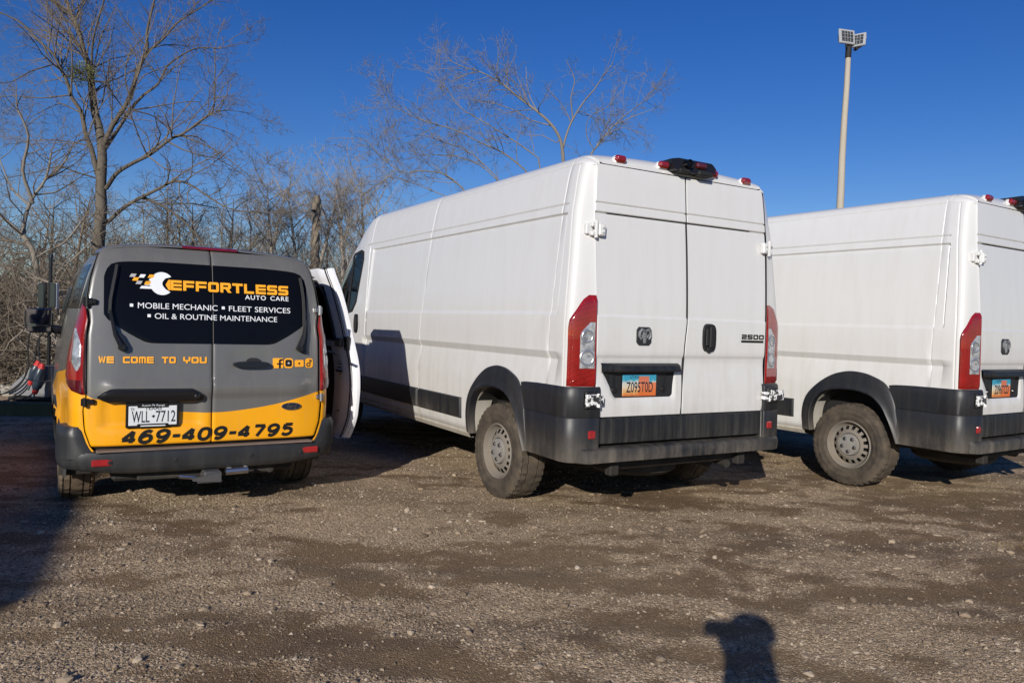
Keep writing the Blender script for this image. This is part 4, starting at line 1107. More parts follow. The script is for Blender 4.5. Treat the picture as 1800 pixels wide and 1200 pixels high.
        g.grid(rws); tl = g.build('tail_light', M['redlens'], root, ang=60)
        g = G(); rws = []
        for z in frange(.965, 1.235, .02):
            t0 = interp(z, [(.965, 66), (1.0, 74), (1.12, 74), (1.17, 64), (1.235, 44)]); t1 = interp(z, [(.965, 58), (1.02, 40), (1.235, 34)])
            rws.append([ccorner(z, t0 + (t1 - t0) * k / 8, s_, .0215 if 0 < k < 8 else .017) for k in range(9)])
        g.grid(rws); g.build('clear_lens', M['clear'], tl, ang=60)
        g = G(); rws = []
        for z in frange(.826, .905, .016):
            t0, t1 = 80, max(interp(z, TO) + 8, 20); rws.append([ccorner(z, t0 + (t1 - t0) * k / 6, s_, .0212 if 0 < k < 6 else .017) for k in range(7)])
        g.grid(rws); g.build('fog_lens', M['darkred'], tl, ang=60)
    # high stop lamp
    g = G(); g.grid([[(crx(y, z) - o, y, z) for y in frange(-.185, .185, .0617)] for z, o in ((1.806, .004), (1.812, .020), (1.824, .018), (1.834, -.02))]); g.build('stop_lamp', M['redlens'], root)
    # ---- rear bumper
    plan = [(.47, .902), (.36, .918), (.24, .915), (.14, .885), (.07, .82), (.035, .72), (.012, .5), (.0, .25), (-.004, 0)]
    pl = [tuple(p) for p in catmull(plan, 4)]; pl = pl + [(x, -y) for x, y in pl[::-1][1:]]
    g = G(); rws = []
    for z, o in ((.285, .10), (.288, .03), (.30, .010), (.335, .0), (.415, -.004), (.434, .002), (.442, .016), (.447, .05)):
        line = []
        for x, y in pl:
            l = math.hypot(x - .9, y); f_ = abs(y) / .92
            zz = z + (.035 * smooth(.45, .9, abs(y)) if z < .34 else 0) + (.0 if z < .43 else .006 * smooth(.5, .9, abs(y)))
            line.append((x + o * (1 - smooth(.8, .92, abs(y))), y - math.copysign(o * smooth(.6, .92, abs(y)), y), zz))
        rws.append(line)
    g.grid(rws); bp = g.build('rear_bumper', M['bump2'], root, ang=45)
    g = G(); g.box(.004, .22, -.70, .70, .440, .452, .003); g.build('bumper_step', M['bumpstep'], bp)
    for s_ in (1, -1):                                  # upright ends beside the doors
        g = G(); rws = []
        for z in frange(.40, .604, .034):
            e = cedge(z) + .012
            sh = max(0, z - .575) * .5
            rws.append([(crx(e, z) + .045, s_ * e, z), (crx(e, z) - .004 + sh, s_ * (e + .006), z), (crx(e, z) - .006 + sh, s_ * (e + .05), z)] + [(x + sh, s_ * (y + .004 - sh), z) for x, y in [tuple(p) for p in catmull([(.075, .855), (.14, .893), (.24, .917)], 3)]] + [(.30 + (.604 - z) * .55, s_ * .922, z)])
        g.grid(rws); top = rws[-1]; g.add([(p[0], p[1], p[2]) for p in top] + [(.34, s_ * .78, .606)], [tuple(range(len(top) + 1))])
        g.build('bumper_end', M['bump2'], bp, ang=50)
        g = G(); yy = .665 if s_ > 0 else .690; zc = .372 if s_ > 0 else .382
        xx = interp(yy, [(.5, .012), (.72, .035), (.8, .06)])
        g.box(xx - .012, xx + .02, s_ * (yy - .060), s_ * (yy + .060), zc - .022, zc + .022, .006); g.build('reflector', M['refl_red'], bp)
    for yy in (.227, -.265, .62, -.62):
        g = G(); x = interp(abs(yy), [(0, -.004), (.5, .012), (.72, .035)]) - .006; zc = .372
        g.lathe([(.0, -.002), (.012, -.002), (.016, 0), (.020, .0), (.021, .012)], 16, 'x', (x, yy, zc)); g.build('parking_sensor', M['matblack'], bp)
    # tow hitch
    g = G(); g.box(.10, .16, -.45, .45, .225, .285, .008); g.build('hitch_bar', M['under'], root)
    g = G(); g.box(-.06, .12, -.055, .055, .205, .285, .008); g.box(-.075, -.052, -.062, .10, .212, .226, .004); g.prism([(-.05, .215), (-.05, .282), (.06, .262), (.13, .250), (.13, .232), (.06, .222)], lambda y, z: (-.05, y, z), lambda y, z: (-.085, y, z)); g.build('hitch_receiver', dusty('hitch_steel', (.12, .12, .125), rough=.45, metal=.6, zlo=0, zhi=.5, amt=.3), root)
    g = G(); g.tube([(-.03, .10, .245), (-.035, .16, .255), (-.03, .21, .262)], .014, 8); g.build('hitch_pin', M['steel'], root); g = G(); g.tube([(-.01, -.09, .268), (-.01, -.24, .272)], .024, 10); g.build('hitch_tube', M['steel'], root)
    g = G(); g.box(-.02, .02, -.10, -.135, .248, .292, .005); g.box(-.02, .02, -.215, -.24, .252, .296, .005); g.build('trailer_socket', simple('socket_grey', (.35, .36, .38), .5), root)
    # ---- the side door on the right, slid back open
    def dy(z, o): return -(cy_(min(1.70, max(.34, z))) + o + .07)
    x0, x1 = .345, 1.32
    def rear_edge(z): return x0 + interp(z, [(.36, .18), (.45, .10), (.555, .03), (.78, 0), (.95, .01), (1.22, .10), (1.53, .16), (1.71, .20), (1.78, .27)])
    sd_ = empty('sliding_door', (0, 0, 0), 0, root)
    zz = frange(.375, 1.765, .05)
    g = G(); g.grid([[(rear_edge(z) + (x1 - rear_edge(z)) * k / 8, dy(z, .20), z) for k in range(9)] for z in zz])
    add_wrap(g.build('outer_skin', M['wrap'], sd_))
    g = G()                                             # folded edge of the pressing, and the inner panel with its openings
    edge = [[(rear_edge(z) + dx, dy(z, o), z) for o, dx in ((.203, .0), (.198, -.006), (.176, -.004), (.170, .008), (.158, .012), (.154, .020), (.146, .026))] for z in zz]
    g.grid(edge)
    g.grid([[(rear_edge(z) + .026 + (x1 - rear_edge(z) - .026) * k / 20, dy(z, .140 - .035 * min(1, k / 3)), z) for k in range(21)] for z in zz], skip=lambda i, j: (1.19 < zz[i] + .025 < 1.63 and 3 <= j <= 18) or (.50 < zz[i] + .025 < 1.10 and 7 <= j <= 18))
    for za, zb in ((zz[0], zz[0]), (zz[-1], zz[-1])): g.grid([[(rear_edge(za) + (x1 - rear_edge(za)) * k / 8, dy(za, o), za) for k in range(9)] for o in (.20, .10)])
    g.build('inner_panel', simple('white_door_primer', (.70, .70, .72), .45, var=.05), sd_)
    g = G(); g.grid([[(rear_edge(z) + .10 + (x1 - .06 - rear_edge(z) - .10) * k / 6, dy(z, .150), z) for k in range(7)] for z in frange(1.16, 1.66, .05)]); g.build('door_window', M['darkglass'], sd_)
    g = G(); g.grid([[(x0 + .28 + .66 * k / 6, dy(z, .135), z) for k in range(7)] for z in frange(.47, 1.14, .05)]); g.build('trim_board', simple('brown_board', (.060, .026, .014), .6), sd_)
    g = G(); P = [(rear_edge(z) + .15 + .10 * smooth(1.50, 1.66, z) ** 2, dy(z, .090), z) for z in frange(1.17, 1.655, .03)]; P += [(P[-1][0] + .1 * k, dy(1.66, .090), 1.662) for k in range(1, 7)]; g.tube(P, .013, 6)
    g.build('window_rubber', M['matblack'], sd_)
    g = G(); g.tube([(rear_edge(z) + .040, dy(z, .131), z) for z in zz], .006, 6); g.build('weather_strip', M['matblack'], sd_)
    g = G(); g.box(x0 + .11, x0 + .21, dy(1.16, .115), dy(1.16, .075), 1.125, 1.195, .008); g.box(x0 + .07, x0 + .13, dy(1.16, .125), dy(1.16, .16), 1.10, 1.21, .006); g.build('door_latch', M['black'], sd_)
    g = G()
    for a, b in ((.17, 1.005), (.20, .985), (.15, .985), (.18, .955), (.16, .955), (.205, .955), (.17, .90), (.19, .60)): g.box(x0 + a - .005, x0 + a + .005, dy(b, .098), dy(b, .080), b - .004, b + .004, .001)
    g.box(x0 + .13, x0 + .24, dy(.93, .098), dy(.93, .074), .918, .934, .003); g.build('panel_slots', M['matblack'], sd_)
    g = G(); g.box(.15, 1.25, -.925, -.945, 1.075, 1.095, .004); g.build('door_track', M['black'], root)
    return root
M['bump2'] = dusty('grey_bumper_plastic', (.018, .0195, .022), dust=(.15, .135, .11), rough=.42, zlo=.2, zhi=.5, amt=.30, base=.05, bump=.12)
DIG = {'4': [[(.72, 1), (.02, .30)], [(.0, .26), (1.0, .26)], [(.72, 1.0), (.72, 0)]], '6': [[(.86, .90), (.60, 1.0), (.25, .85), (.06, .45), (.14, .12), (.48, .0), (.84, .12), (.92, .36), (.76, .58), (.44, .60), (.14, .44)]], '9': [[(.14, .10), (.40, .0), (.75, .15), (.94, .55), (.86, .88), (.52, 1.0), (.16, .88), (.08, .64), (.24, .42), (.56, .40), (.86, .56)]],
       '0': [[(.5, 1.0), (.18, .88), (.05, .5), (.18, .12), (.5, .0), (.82, .12), (.95, .5), (.82, .88), (.5, 1.0)]], '7': [[(.05, .98), (.95, .98)], [(.95, .98), (.40, 0)]], '5': [[(.90, .98), (.22, .98)], [(.22, 1.0), (.14, .55)], [(.14, .55), (.45, .63), (.82, .54), (.92, .30), (.78, .08), (.42, .0), (.08, .12)]], '-': [[(.0, .45), (1.0, .45)]]}
M['bumpstep'] = simple('dusty_bumper_top', (.17, .125, .10), .7, var=.25)
M['tyre_edge'] = tyre_mat('muddy_tyre', (.020, .019, .018), (.26, .18, .11), .15, .85)
svan = make_service_van(); pose(svan, -2.04039, 5.22228, -.549855)
tag(svan, 'grey and yellow lettered service van with its side door slid open', 'van')
# ------------------------------------------------------------------ ground
rng = np.random.default_rng(11); random.seed(5)
def vnoise(x, y, s, seed):
    """smooth value noise on arrays"""
    x = x / s + 1000; y = y / s + 1000; xi = np.floor(x).astype(np.int64); yi = np.floor(y).astype(np.int64); fx = x - xi; fy = y - yi
    fx = fx * fx * (3 - 2 * fx); fy = fy * fy * (3 - 2 * fy)
    def h(a, b):
        n = (a * 374761393 + b * 668265263 + seed * 982451653) & 0x7fffffff; n = ((n ^ (n >> 13)) * 1274126177) & 0x7fffffff
        return ((n ^ (n >> 16)) & 0xffff) / 65535.0
    return (h(xi, yi) * (1 - fx) + h(xi + 1, yi) * fx) * (1 - fy) + (h(xi, yi + 1) * (1 - fx) + h(xi + 1, yi + 1) * fx) * fy
def gz(x, y):
    near = np.clip((16 - np.hypot(x, y)) / 4, 0, 1)
    z = (vnoise(x, y, 1.7, 1) - .5) * .022 + (vnoise(x, y, .45, 2) - .5) * .012 + (vnoise(x, y, .13, 3) - .5) * .010 + (vnoise(x, y, .06, 4) - .5) * .006
    return z * near - .004
def patchy(x, y):
    """1 where pale gravel lies on top, 0 where brown dirt shows"""
    n = .28 * vnoise(x * .6, y * 1.5, .60, 21) + .31 * vnoise(x * .7, y * 1.6, .24, 22) + .26 * vnoise(x, y * 1.4, .10, 23) + .15 * vnoise(x, y, 3.0, 24)
    t = np.clip((n - .385) / .19, 0, 1); return t * t * (3 - 2 * t)
def lines(a, b, s, far):
    L = list(np.arange(a, b, s)); st = s; p = L[-1]; q = L[0]; hi = []; lo = []
    while p < far: st *= 1.35; p += st; hi.append(p)
    st = s
    while q > -far: st *= 1.35; q -= st; lo.append(q)
    return np.array(lo[::-1] + L + hi)
gx = lines(-8.5, 8.0, .045, 4000); gy = lines(1.7, 13.0, .045, 4000)
GX, GY_ = np.meshgrid(gx, gy); GZ = gz(GX, GY_)
V = np.stack([GX.ravel(), GY_.ravel(), GZ.ravel()], 1); nx, ny = len(gx), len(gy)
ii, jj = np.meshgrid(np.arange(ny - 1), np.arange(nx - 1), indexing='ij'); a = (ii * nx + jj).ravel(); F = np.stack([a, a + 1, a + nx + 1, a + nx], 1)
def fastmesh(name, V, F, mat, smooth_=True):
    me = bpy.data.meshes.new(name); V = np.asarray(V, np.float32); F = np.asarray(F, np.int32); k = F.shape[1]
    me.vertices.add(len(V)); me.vertices.foreach_set('co', V.ravel()); me.loops.add(F.size); me.loops.foreach_set('vertex_index', F.ravel())
    me.polygons.add(len(F)); me.polygons.foreach_set('loop_start', np.arange(0, F.size, k, dtype=np.int32))
    me.polygons.foreach_set('use_smooth', np.full(len(F), smooth_)); me.materials.append(mat); me.update(calc_edges=True); me.validate()
    return me
def groundmat():
    k = N('gravel_lot'); c = k.coord()
    big = k.noise(c, .55, 5, .6); st = k.noise(k.coord((.6, 2.0, 1)), .9, 5, .62); mid = k.noise(c, 5, 4, .6); fine = k.noise(c, 60, 3, .6)
    vo = k.n('ShaderNodeTexVoronoi'); vo.inputs['Scale'].default_value = 62; k.l(c, vo.inputs['Vector'])
    vo2 = k.n('ShaderNodeTexVoronoi'); vo2.inputs['Scale'].default_value = 150; k.l(c, vo2.inputs['Vector'])
    pa = k.n('ShaderNodeAttribute'); pa.attribute_name = 'patch'; patch = pa.outputs['Fac']
    sepc = k.n('ShaderNodeSeparateColor'); k.l(vo.outputs['Color'], sepc.inputs[0]); sepc2 = k.n('ShaderNodeSeparateColor'); k.l(vo2.outputs['Color'], sepc2.inputs[0])
    dirt = k.mix(mid, (.115, .072, .038), (.24, .158, .087))
    stone = k.mix(sepc.outputs[0], (.20, .140, .080), (.74, .56, .37)); stone2 = k.mix(sepc2.outputs[1], (.20, .142, .086), (.62, .475, .32))
    gravel = k.mix(k.ramp(fine, [(.4, 0.0), (.6, 1.0)]), stone2, stone)
    amt = k.math('MULTIPLY', k.ramp(k.math('ADD', k.math('MULTIPLY', sepc2.outputs[0], .6), k.math('MULTIPLY', patch, .55)), [(.42, 0.0), (.72, 1.0)]), .92)
    col = k.mix(amt, dirt, gravel)
    damp = k.ramp(k.noise(k.coord((.45, 1.35, 1)), .85, 6, .62), [(.50, 0.0), (.60, 1.0)])
    col = k.mix(k.math('MULTIPLY', damp, .55), col, k.mix(sepc2.outputs[2], (.085, .058, .038), (.19, .135, .09)))
    warm = k.ramp(k.noise(c, .33, 3), [(.45, 0.0), (.65, 1.0)]); col = k.mix(k.math('MULTIPLY', warm, .35), col, k.mix(sepc.outputs[1], (.27, .195, .105), (.54, .41, .24)))
    k.set(Base_Color=col, Roughness=.95, Specular_IOR_Level=.2)
    h = k.math('ADD', k.math('MULTIPLY', k.math('SUBTRACT', 1.0, vo.outputs['Distance']), k.math('MULTIPLY', amt, 1.0)), k.math('ADD', k.math('MULTIPLY', fine, .8), k.math('MULTIPLY', k.math('SUBTRACT', 1.0, vo2.outputs['Distance']), .5)))
    k.bump(h, .95, .010); return k.m
M['ground'] = groundmat()
_gm = fastmesh('ground', V, F, M['ground']); _a = _gm.attributes.new('patch', 'FLOAT', 'POINT'); _a.data.foreach_set('value', patchy(V[:, 0], V[:, 1]).astype(np.float32))
gr = bpy.data.objects.new('ground', _gm); COL.objects.link(gr); tag(gr, kind='structure')

# loose stones lying on it
t_ = (1 + 5 ** .5) / 2
ICO = np.array([(-1, t_, 0), (1, t_, 0), (-1, -t_, 0), (1, -t_, 0), (0, -1, t_), (0, 1, t_), (0, -1, -t_), (0, 1, -t_), (t_, 0, -1), (t_, 0, 1), (-t_, 0, -1), (-t_, 0, 1)]) / 1.9
ICF = np.array([(0, 11, 5), (0, 5, 1), (0, 1, 7), (0, 7, 10), (0, 10, 11), (1, 5, 9), (5, 11, 4), (11, 10, 2), (10, 7, 6), (7, 1, 8), (3, 9, 4), (3, 4, 2), (3, 2, 6), (3, 6, 8), (3, 8, 9), (4, 9, 5), (2, 4, 11), (6, 2, 10), (8, 6, 7), (9, 8, 1)])
OCT = np.array([(1, 0, 0), (-1, 0, 0), (0, 1, 0), (0, -1, 0), (0, 0, 1), (0, 0, -1.)]); OCF = np.array([(0, 2, 4), (2, 1, 4), (1, 3, 4), (3, 0, 4), (2, 0, 5), (1, 2, 5), (3, 1, 5), (0, 3, 5)])
def stones(n, smin, smax, ymax, pw, ICO=ICO, ICF=ICF):
    u = rng.random(n); y = 1.8 + (ymax - 1.8) * u ** pw; x = (rng.random(n) * 2 - 1) * (y * .72 + .6)
    keep = rng.random(n) < np.clip(patchy(x, y) * 1.0, .10, 1); x, y = x[keep], y[keep]; n = len(x)
    s = smin + (smax - smin) * rng.random(n) ** 3.2
    sc = np.stack([s * rng.uniform(.7, 1.35, n), s * rng.uniform(.6, 1.1, n), s * rng.uniform(.35, .75, n)], 1)
    nv = len(ICO); P = ICO[None] * (1 + rng.uniform(-.22, .22, (n, nv, 1))) * sc[:, None, :]
    an = rng.random(n) * 6.283; c, s_ = np.cos(an)[:, None], np.sin(an)[:, None]
    X = P[..., 0] * c - P[..., 1] * s_ + x[:, None]; Y = P[..., 0] * s_ + P[..., 1] * c + y[:, None]; Z = P[..., 2] + (gz(x, y) + sc[:, 2] * .25)[:, None]
    V = np.stack([X, Y, Z], -1).reshape(-1, 3); F = (ICF[None] + (np.arange(n) * nv)[:, None, None]).reshape(-1, 3); return V, F
def stonemat():
    k = N('loose_stone'); gi = k.n('ShaderNodeNewGeometry'); f = gi.outputs['Random Per Island']; n = k.noise(k.coord(), 90, 3)
    col = k.ramp(f, [(0, (.14, .10, .062)), (.45, (.29, .215, .145)), (.85, (.41, .325, .23)), (1, (.54, .45, .345))])
    k.set(Base_Color=k.mix(k.math('MULTIPLY', n, .5), col, (.12, .095, .075)), Roughness=.9, Specular_IOR_Level=.2); return k.m
V1, F1 = stones(110000, .004, .0115, 9, 1.55, OCT, OCF); V2, F2 = stones(4200, .009, .026, 12, 1.7)
so = bpy.data.objects.new('gravel_stones', fastmesh('gravel_stones', np.concatenate([V1, V2]), np.concatenate([F1, F2 + len(V1)]), stonemat(), False)); COL.objects.link(so)
tag(so, 'loose pale and brown stones scattered over the dirt lot', 'gravel', kind='stuff')

# ------------------------------------------------------------------ bare trees
class Wood:
    """tubes of one tree, collected fast"""
    def __init__(s): s.V = []; s.F = []; s.n = 0
    def tube(s, P, r, k):
        P = np.asarray(P, float); m = len(P); T = np.gradient(P, axis=0); T /= np.linalg.norm(T, axis=1)[:, None] + 1e-9
        a = np.array([0, 0, 1.]) if abs(T[0][2]) < .9 else np.array([1., 0, 0])
        U = np.cross(T, a); U /= np.linalg.norm(U, axis=1)[:, None] + 1e-9; W = np.cross(T, U)
        an = np.arange(k) * 2 * np.pi / k
        V = P[:, None] + (U[:, None] * np.cos(an)[None, :, None] + W[:, None] * np.sin(an)[None, :, None]) * np.asarray(r)[:, None, None]
        s.V.append(V.reshape(-1, 3)); i = np.arange(m - 1)[:, None] * k; j = np.arange(k)[None]; j2 = (j + 1) % k
        s.F.append((np.stack([i + j, i + j2, i + k + j2, i + k + j], -1).reshape(-1, 4)) + s.n); s.n += m * k
    def mesh(s, name, mat): return fastmesh(name, np.concatenate(s.V), np.concatenate(s.F), mat)
def walk(rg, p, d, L, n, jit, up_, droop=0):
    P = [np.array(p, float)]; d = np.array(d, float); d /= np.linalg.norm(d)
    for i in range(n):
        d = d + rg.normal(0, jit, 3); d[2] += up_ - droop * i / n; d /= np.linalg.norm(d); P.append(P[-1] + d * L / n)
    return P
def along(P, t):
    x = t * (len(P) - 1); i = min(int(x), len(P) - 2); return P[i] + (P[i + 1] - P[i]) * (x - i), P[i + 1] - P[i]
def sprout(wd, rg, P, r0, r1, level, dens=1.0, ratio=.42, tmin=.2, maxlev=3, up_=.05, cap=1.0):
    L = sum(np.linalg.norm(P[i + 1] - P[i]) for i in range(len(P) - 1))
    n = max(2, int(dens * (2.2 + L * [3.2, 3.6, 4.2, 4][min(level, 3)])))
    for q in range(n):
        t = tmin + (1 - tmin) * rg.random() ** .8; p, d = along(P, t); d = d / (np.linalg.norm(d) + 1e-9)
        a = rg.normal(0, 1, 3); a -= d * a.dot(d); a /= np.linalg.norm(a) + 1e-9
        ang = rg.uniform(.45, 1.15); nd = d * math.cos(ang) + a * math.sin(ang)
        l2 = max(.10, (L * ratio) * rg.uniform(.45, 1.15) * (1 - .45 * t))
        l2 = min(l2 * 1.35, [2.6, 2.0, 1.1, .7][min(level, 3)] * cap)
        rr = max(.0026, min((r0 + (r1 - r0) * t) * .55, .010 * l2 + .002)); re = max(.0016, rr * .35)
        seg = 5 if l2 > .6 else 3
        Q = walk(rg, p, nd, l2, seg, .17, up_, .03)
        wd.tube(Q, np.linspace(rr, re, len(Q)), 4 if rr > .010 else 3)
        if level < maxlev: sprout(wd, rg, Q, rr, re, level + 1, dens, ratio, .15, maxlev, up_, cap)
def barkmat(name, lo, hi, sc=18):
    k = N(name); c = k.coord((1, 1, .25)); n = k.noise(c, sc, 5, .65); n2 = k.noise(c, 2.0, 3)
    k.set(Base_Color=k.mix(k.math('MULTIPLY', k.math('ADD', n, n2), .5), lo, hi), Roughness=.9, Specular_IOR_Level=.15); k.bump(n, .5, .02); return k.m
M['bark'] = barkmat('grey_bark', (.040, .034, .028), (.215, .185, .148))
M['twig'] = barkmat('brown_twigs', (.11, .088, .066), (.265, .22, .17), 4)
M['palebark'] = barkmat('pale_bark', (.20, .172, .14), (.44, .385, .32))
def limbs_from_px(Y, lims, s=1.0, o=(0, 0), seed=1, join=.45):
    """lims: list of (pixel path, width px start, width px end, depth lean)"""
    rg = np.random.default_rng(seed); out = []
    for path, w0, w1, lean in lims:
        Q = catmull(path, 3); n = len(Q); P = []; Y0 = Y; start = None
        if out:                                     # spring from the nearest point of an earlier limb
            p0 = np.array(at(o[0] + Q[0][0] / s, o[1] + Q[0][1] / s, Y)); bd_ = 1e9
            for LP, _, _ in out:
                for q in LP:
                    dd = (q[0] - p0[0]) ** 2 + (q[2] - p0[2]) ** 2 + .02 * (q[1] - Y) ** 2
                    if dd < bd_: bd_ = dd; start = q
            Y0 = start[1]
        for i, q in enumerate(Q):
            yy = Y0 + lean * i / (n - 1); p = at(o[0] + q[0] / s, o[1] + q[1] / s, yy); P.append(np.array(p))
        if start is not None:
            if np.linalg.norm(start - P[0]) < join: P = [start - (P[1] - P[0]) * .2] + P
            else: P = [np.array([out[0][0][0][0], Y, .9]), (np.array([out[0][0][0][0], Y, 1.6]) + P[0]) / 2 - np.array([0, 0, .2])] + P
        k = Y / CAM_F / 2
        out.append((P, w0 / s * k, w1 / s * k))
    return out
def traced_tree(name, label, Y, lims, s, o, seed, dens, mat, twmat, base=None, r_base=.2, maxlev=3, group=None, grow=0, cap=1.0, join=.45, thin=1.0, up_=.05):
    root = empty(name); L = [(P, a * thin, b_ * thin) for P, a, b_ in limbs_from_px(Y, lims, s, o, seed, join)]; wd = Wood(); tw = Wood(); rg = np.random.default_rng(seed)
    for i, (P, r0, r1) in enumerate(L):
        if i == 0 and base is not None:
            P = [np.array(base, float), np.array(base) * .5 + P[0] * .5 + np.array([.03, 0, 0])] + P
            wd.tube(P, np.concatenate([[r_base, (r_base + r0) / 2], np.linspace(r0, r1, len(P) - 2)]), 10)
        else: wd.tube(P, np.linspace(r0, r1, len(P)), 7 if r0 > .03 else 5)
        e, d = P[-1], P[-1] - P[-2]
        if grow:
            for _ in range(2):
                Q = walk(rg, e, d / np.linalg.norm(d) + rg.normal(0, .35, 3), grow * rg.uniform(.6, 1.2), 6, .16, .04); tw.tube(Q, np.linspace(r1 * .8, .003, len(Q)), 4); sprout(tw, rg, Q, r1, .003, 1, dens, maxlev=maxlev, cap=cap)
        sprout(tw, rg, P, r0, r1, 1, dens, tmin=.12 if i else .45, maxlev=maxlev, cap=cap, up_=up_)
    t = bpy.data.objects.new('trunk', wd.mesh('trunk', mat)); COL.objects.link(t); t.parent = root
    c = bpy.data.objects.new('crown', tw.mesh('crown', twmat)); COL.objects.link(c); c.parent = root
    tag(root, label, 'tree', group); return root
M['midbark'] = barkmat('mid_bark', (.10, .088, .072), (.33, .29, .24))
s1 = 1227 / 450
BIG = [
 ([(470, 1190), (485, 1000), (483, 900), (490, 760), (480, 640), (455, 540), (440, 440), (430, 330), (400, 240), (380, 150), (330, 40), (290, -60)], 56, 10, .5),
 ([(465, 830), (440, 720), (410, 640), (390, 540), (345, 470), (325, 400), (290, 330), (255, 260), (190, 200), (100, 110), (0, 60)], 26, 6, -1.0),
 ([(495, 700), (540, 600), (600, 510), (640, 410), (670, 320), (705, 240), (705, 150), (740, 0), (750, -60)], 26, 7, -.8),
 ([(705, 250), (780, 190), (850, 110), (960, 40), (1060, -30)], 12, 5, .6),
 ([(500, 720), (560, 630), (630, 520), (690, 455), (760, 400), (800, 320), (880, 260), (950, 230), (1045, 232)], 18, 5, 1.2),
 ([(512, 900), (560, 830), (640, 780), (720, 740), (820, 665), (880, 640), (960, 580), (1020, 530), (1030, 400), (1030, 250)], 22, 4, -1.0),
 ([(870, 652), (950, 660), (1050, 740)], 9, 3, .4), ([(1010, 540), (1090, 530), (1180, 540)], 6, 2, .2), ([(980, 600), (1080, 630), (1190, 690)], 6, 2, .3),
 ([(520, 1062), (600, 990), (690, 940), (770, 900), (830, 870), (900, 880), (1010, 950), (1100, 1000), (1230, 1020)], 20, 4, -1.4),
 ([(690, 945), (800, 1000), (880, 1060), (960, 1150), (1000, 1220)], 11, 8, .3),
 ([(470, 600), (452, 430), (440, 300), (445, 200), (460, 130), (500, 0), (520, -60)], 14, 6, -.6),
 ([(395, 545), (300, 500), (250, 510), (150, 560)], 8, 3, .4), ([(335, 455), (200, 470), (60, 460), (-40, 470)], 8, 3, .8),
 ([(255, 310), (150, 340), (60, 390), (-20, 400)], 8, 3, -.5), ([(400, 240), (340, 170), (250, 80), (170, -30)], 12, 5, .8), ([(375, 160), (385, 60), (350, -40)], 9, 4, .2),
 ([(485, 860), (380, 830), (280, 800), (150, 830), (0, 860)], 9, 3, -.9), ([(440, 700), (330, 680), (200, 670), (60, 690)], 8, 3, .9), ([(630, 480), (600, 380), (620, 260), (680, 190)], 9, 4, .5),
 ([(640, 530), (740, 560), (830, 640)], 8, 4, .7), ([(720, 740), (700, 640), (600, 580)], 7, 3, .4),
]
b = at(172, 690, 15.5); b.z = -.05
traced_tree('bare_tree', 'tall bare tree with a forked trunk behind the grey and yellow van', 15.5, BIG, s1, (0, 0), 3, 1.1, M['bark'], M['twig'], cap=.8, join=3.0, base=tuple(b), r_base=.19, maxlev=3, group='bare trees along the lot', grow=.9)
s2 = 2.25
MID = [
 ([(1330, 560), (1322, 440), (1290, 370), (1230, 310), (1150, 250), (1090, 200), (1000, 150), (930, 130)], 20, 4, -.6),
 ([(1322, 470), (1350, 370), (1400, 280), (1450, 220), (1490, 160), (1525, 115)], 13, 4, .4), ([(1365, 330), (1358, 250), (1372, 180), (1340, 105)], 9, 3, -.3),
 ([(1440, 470), (1520, 370), (1600, 300), (1690, 240)], 11, 3, .5), ([(1540, 355), (1620, 320), (1720, 285)], 6, 2, .2), ([(1470, 420), (1560, 370), (1660, 405)], 6, 2, -.3),
 ([(1290, 365), (1200, 340), (1130, 300), (1040, 270), (960, 260)], 8, 3, .6), ([(1180, 540), (1090, 470), (1000, 430), (900, 380), (780, 345), (700, 310), (610, 265)], 11, 2.5, -.9),
 ([(930, 610), (860, 555), (760, 540), (690, 545), (600, 480), (545, 420), (400, 412)], 10, 2, -.6), ([(1230, 490), (1130, 420), (1000, 340), (920, 290), (860, 210), (800, 130)], 9, 2, .7),
 ([(1060, 560), (960, 470), (860, 430), (760, 400), (640, 420)], 7, 2, .2), ([(1230, 315), (1190, 230), (1180, 130)], 7, 3, .2), ([(1090, 600), (1000, 520), (880, 480), (760, 480)], 8, 3, .4),
 ([(860, 640), (760, 600), (680, 570), (620, 560)], 7, 2, .2), ([(1300, 430), (1240, 400), (1180, 400), (1080, 360)], 6, 2, .2), ([(1450, 460), (1420, 400), (1430, 330), (1500, 290), (1560, 220)], 6, 2, -.4),
]
b = at(985, 640, 15.0); b.z = -.05
traced_tree('bare_tree', 'bare spreading tree showing above the roof of the middle white van', 15.0, MID, s2, (400, 60), 8, 1.05, M['midbark'], M['midbark'], cap=.42, join=.16, thin=.72, up_=.015, base=tuple(b), r_base=.17, maxlev=3, group='bare trees along the lot')
LEFT = [
 ([(57, 600), (58, 556), (62, 535), (64, 475), (57, 439), (42, 415), (44, 385), (56, 350), (80, 315), (90, 270)], 14, 3, .3),
 ([(42, 415), (20, 395), (-10, 370)], 9, 4, .5), ([(56, 350), (40, 300), (50, 240), (30, 190)], 7, 3, -.5), ([(80, 315), (110, 290), (130, 250)], 6, 2, .4), ([(60, 455), (85, 440), (115, 425), (150, 380)], 5, 3, .2),
 ([(64, 500), (100, 480), (140, 445), (165, 420)], 5, 2.5, .1), ([(50, 360), (20, 330), (0, 280)], 5, 2, .6), ([(62, 520), (30, 480), (5, 470)], 5, 2, .3),
]
b = at(40, 690, 13.6); b.z = -.05
traced_tree('bare_tree', 'crooked small bare tree at the left edge beside the black post', 13.6, LEFT, 1.0, (0, 0), 21, 1.0, M['midbark'], M['twig'], join=3.0, base=tuple(b), r_base=.10, maxlev=3, group='bare trees along the lot', grow=.6)
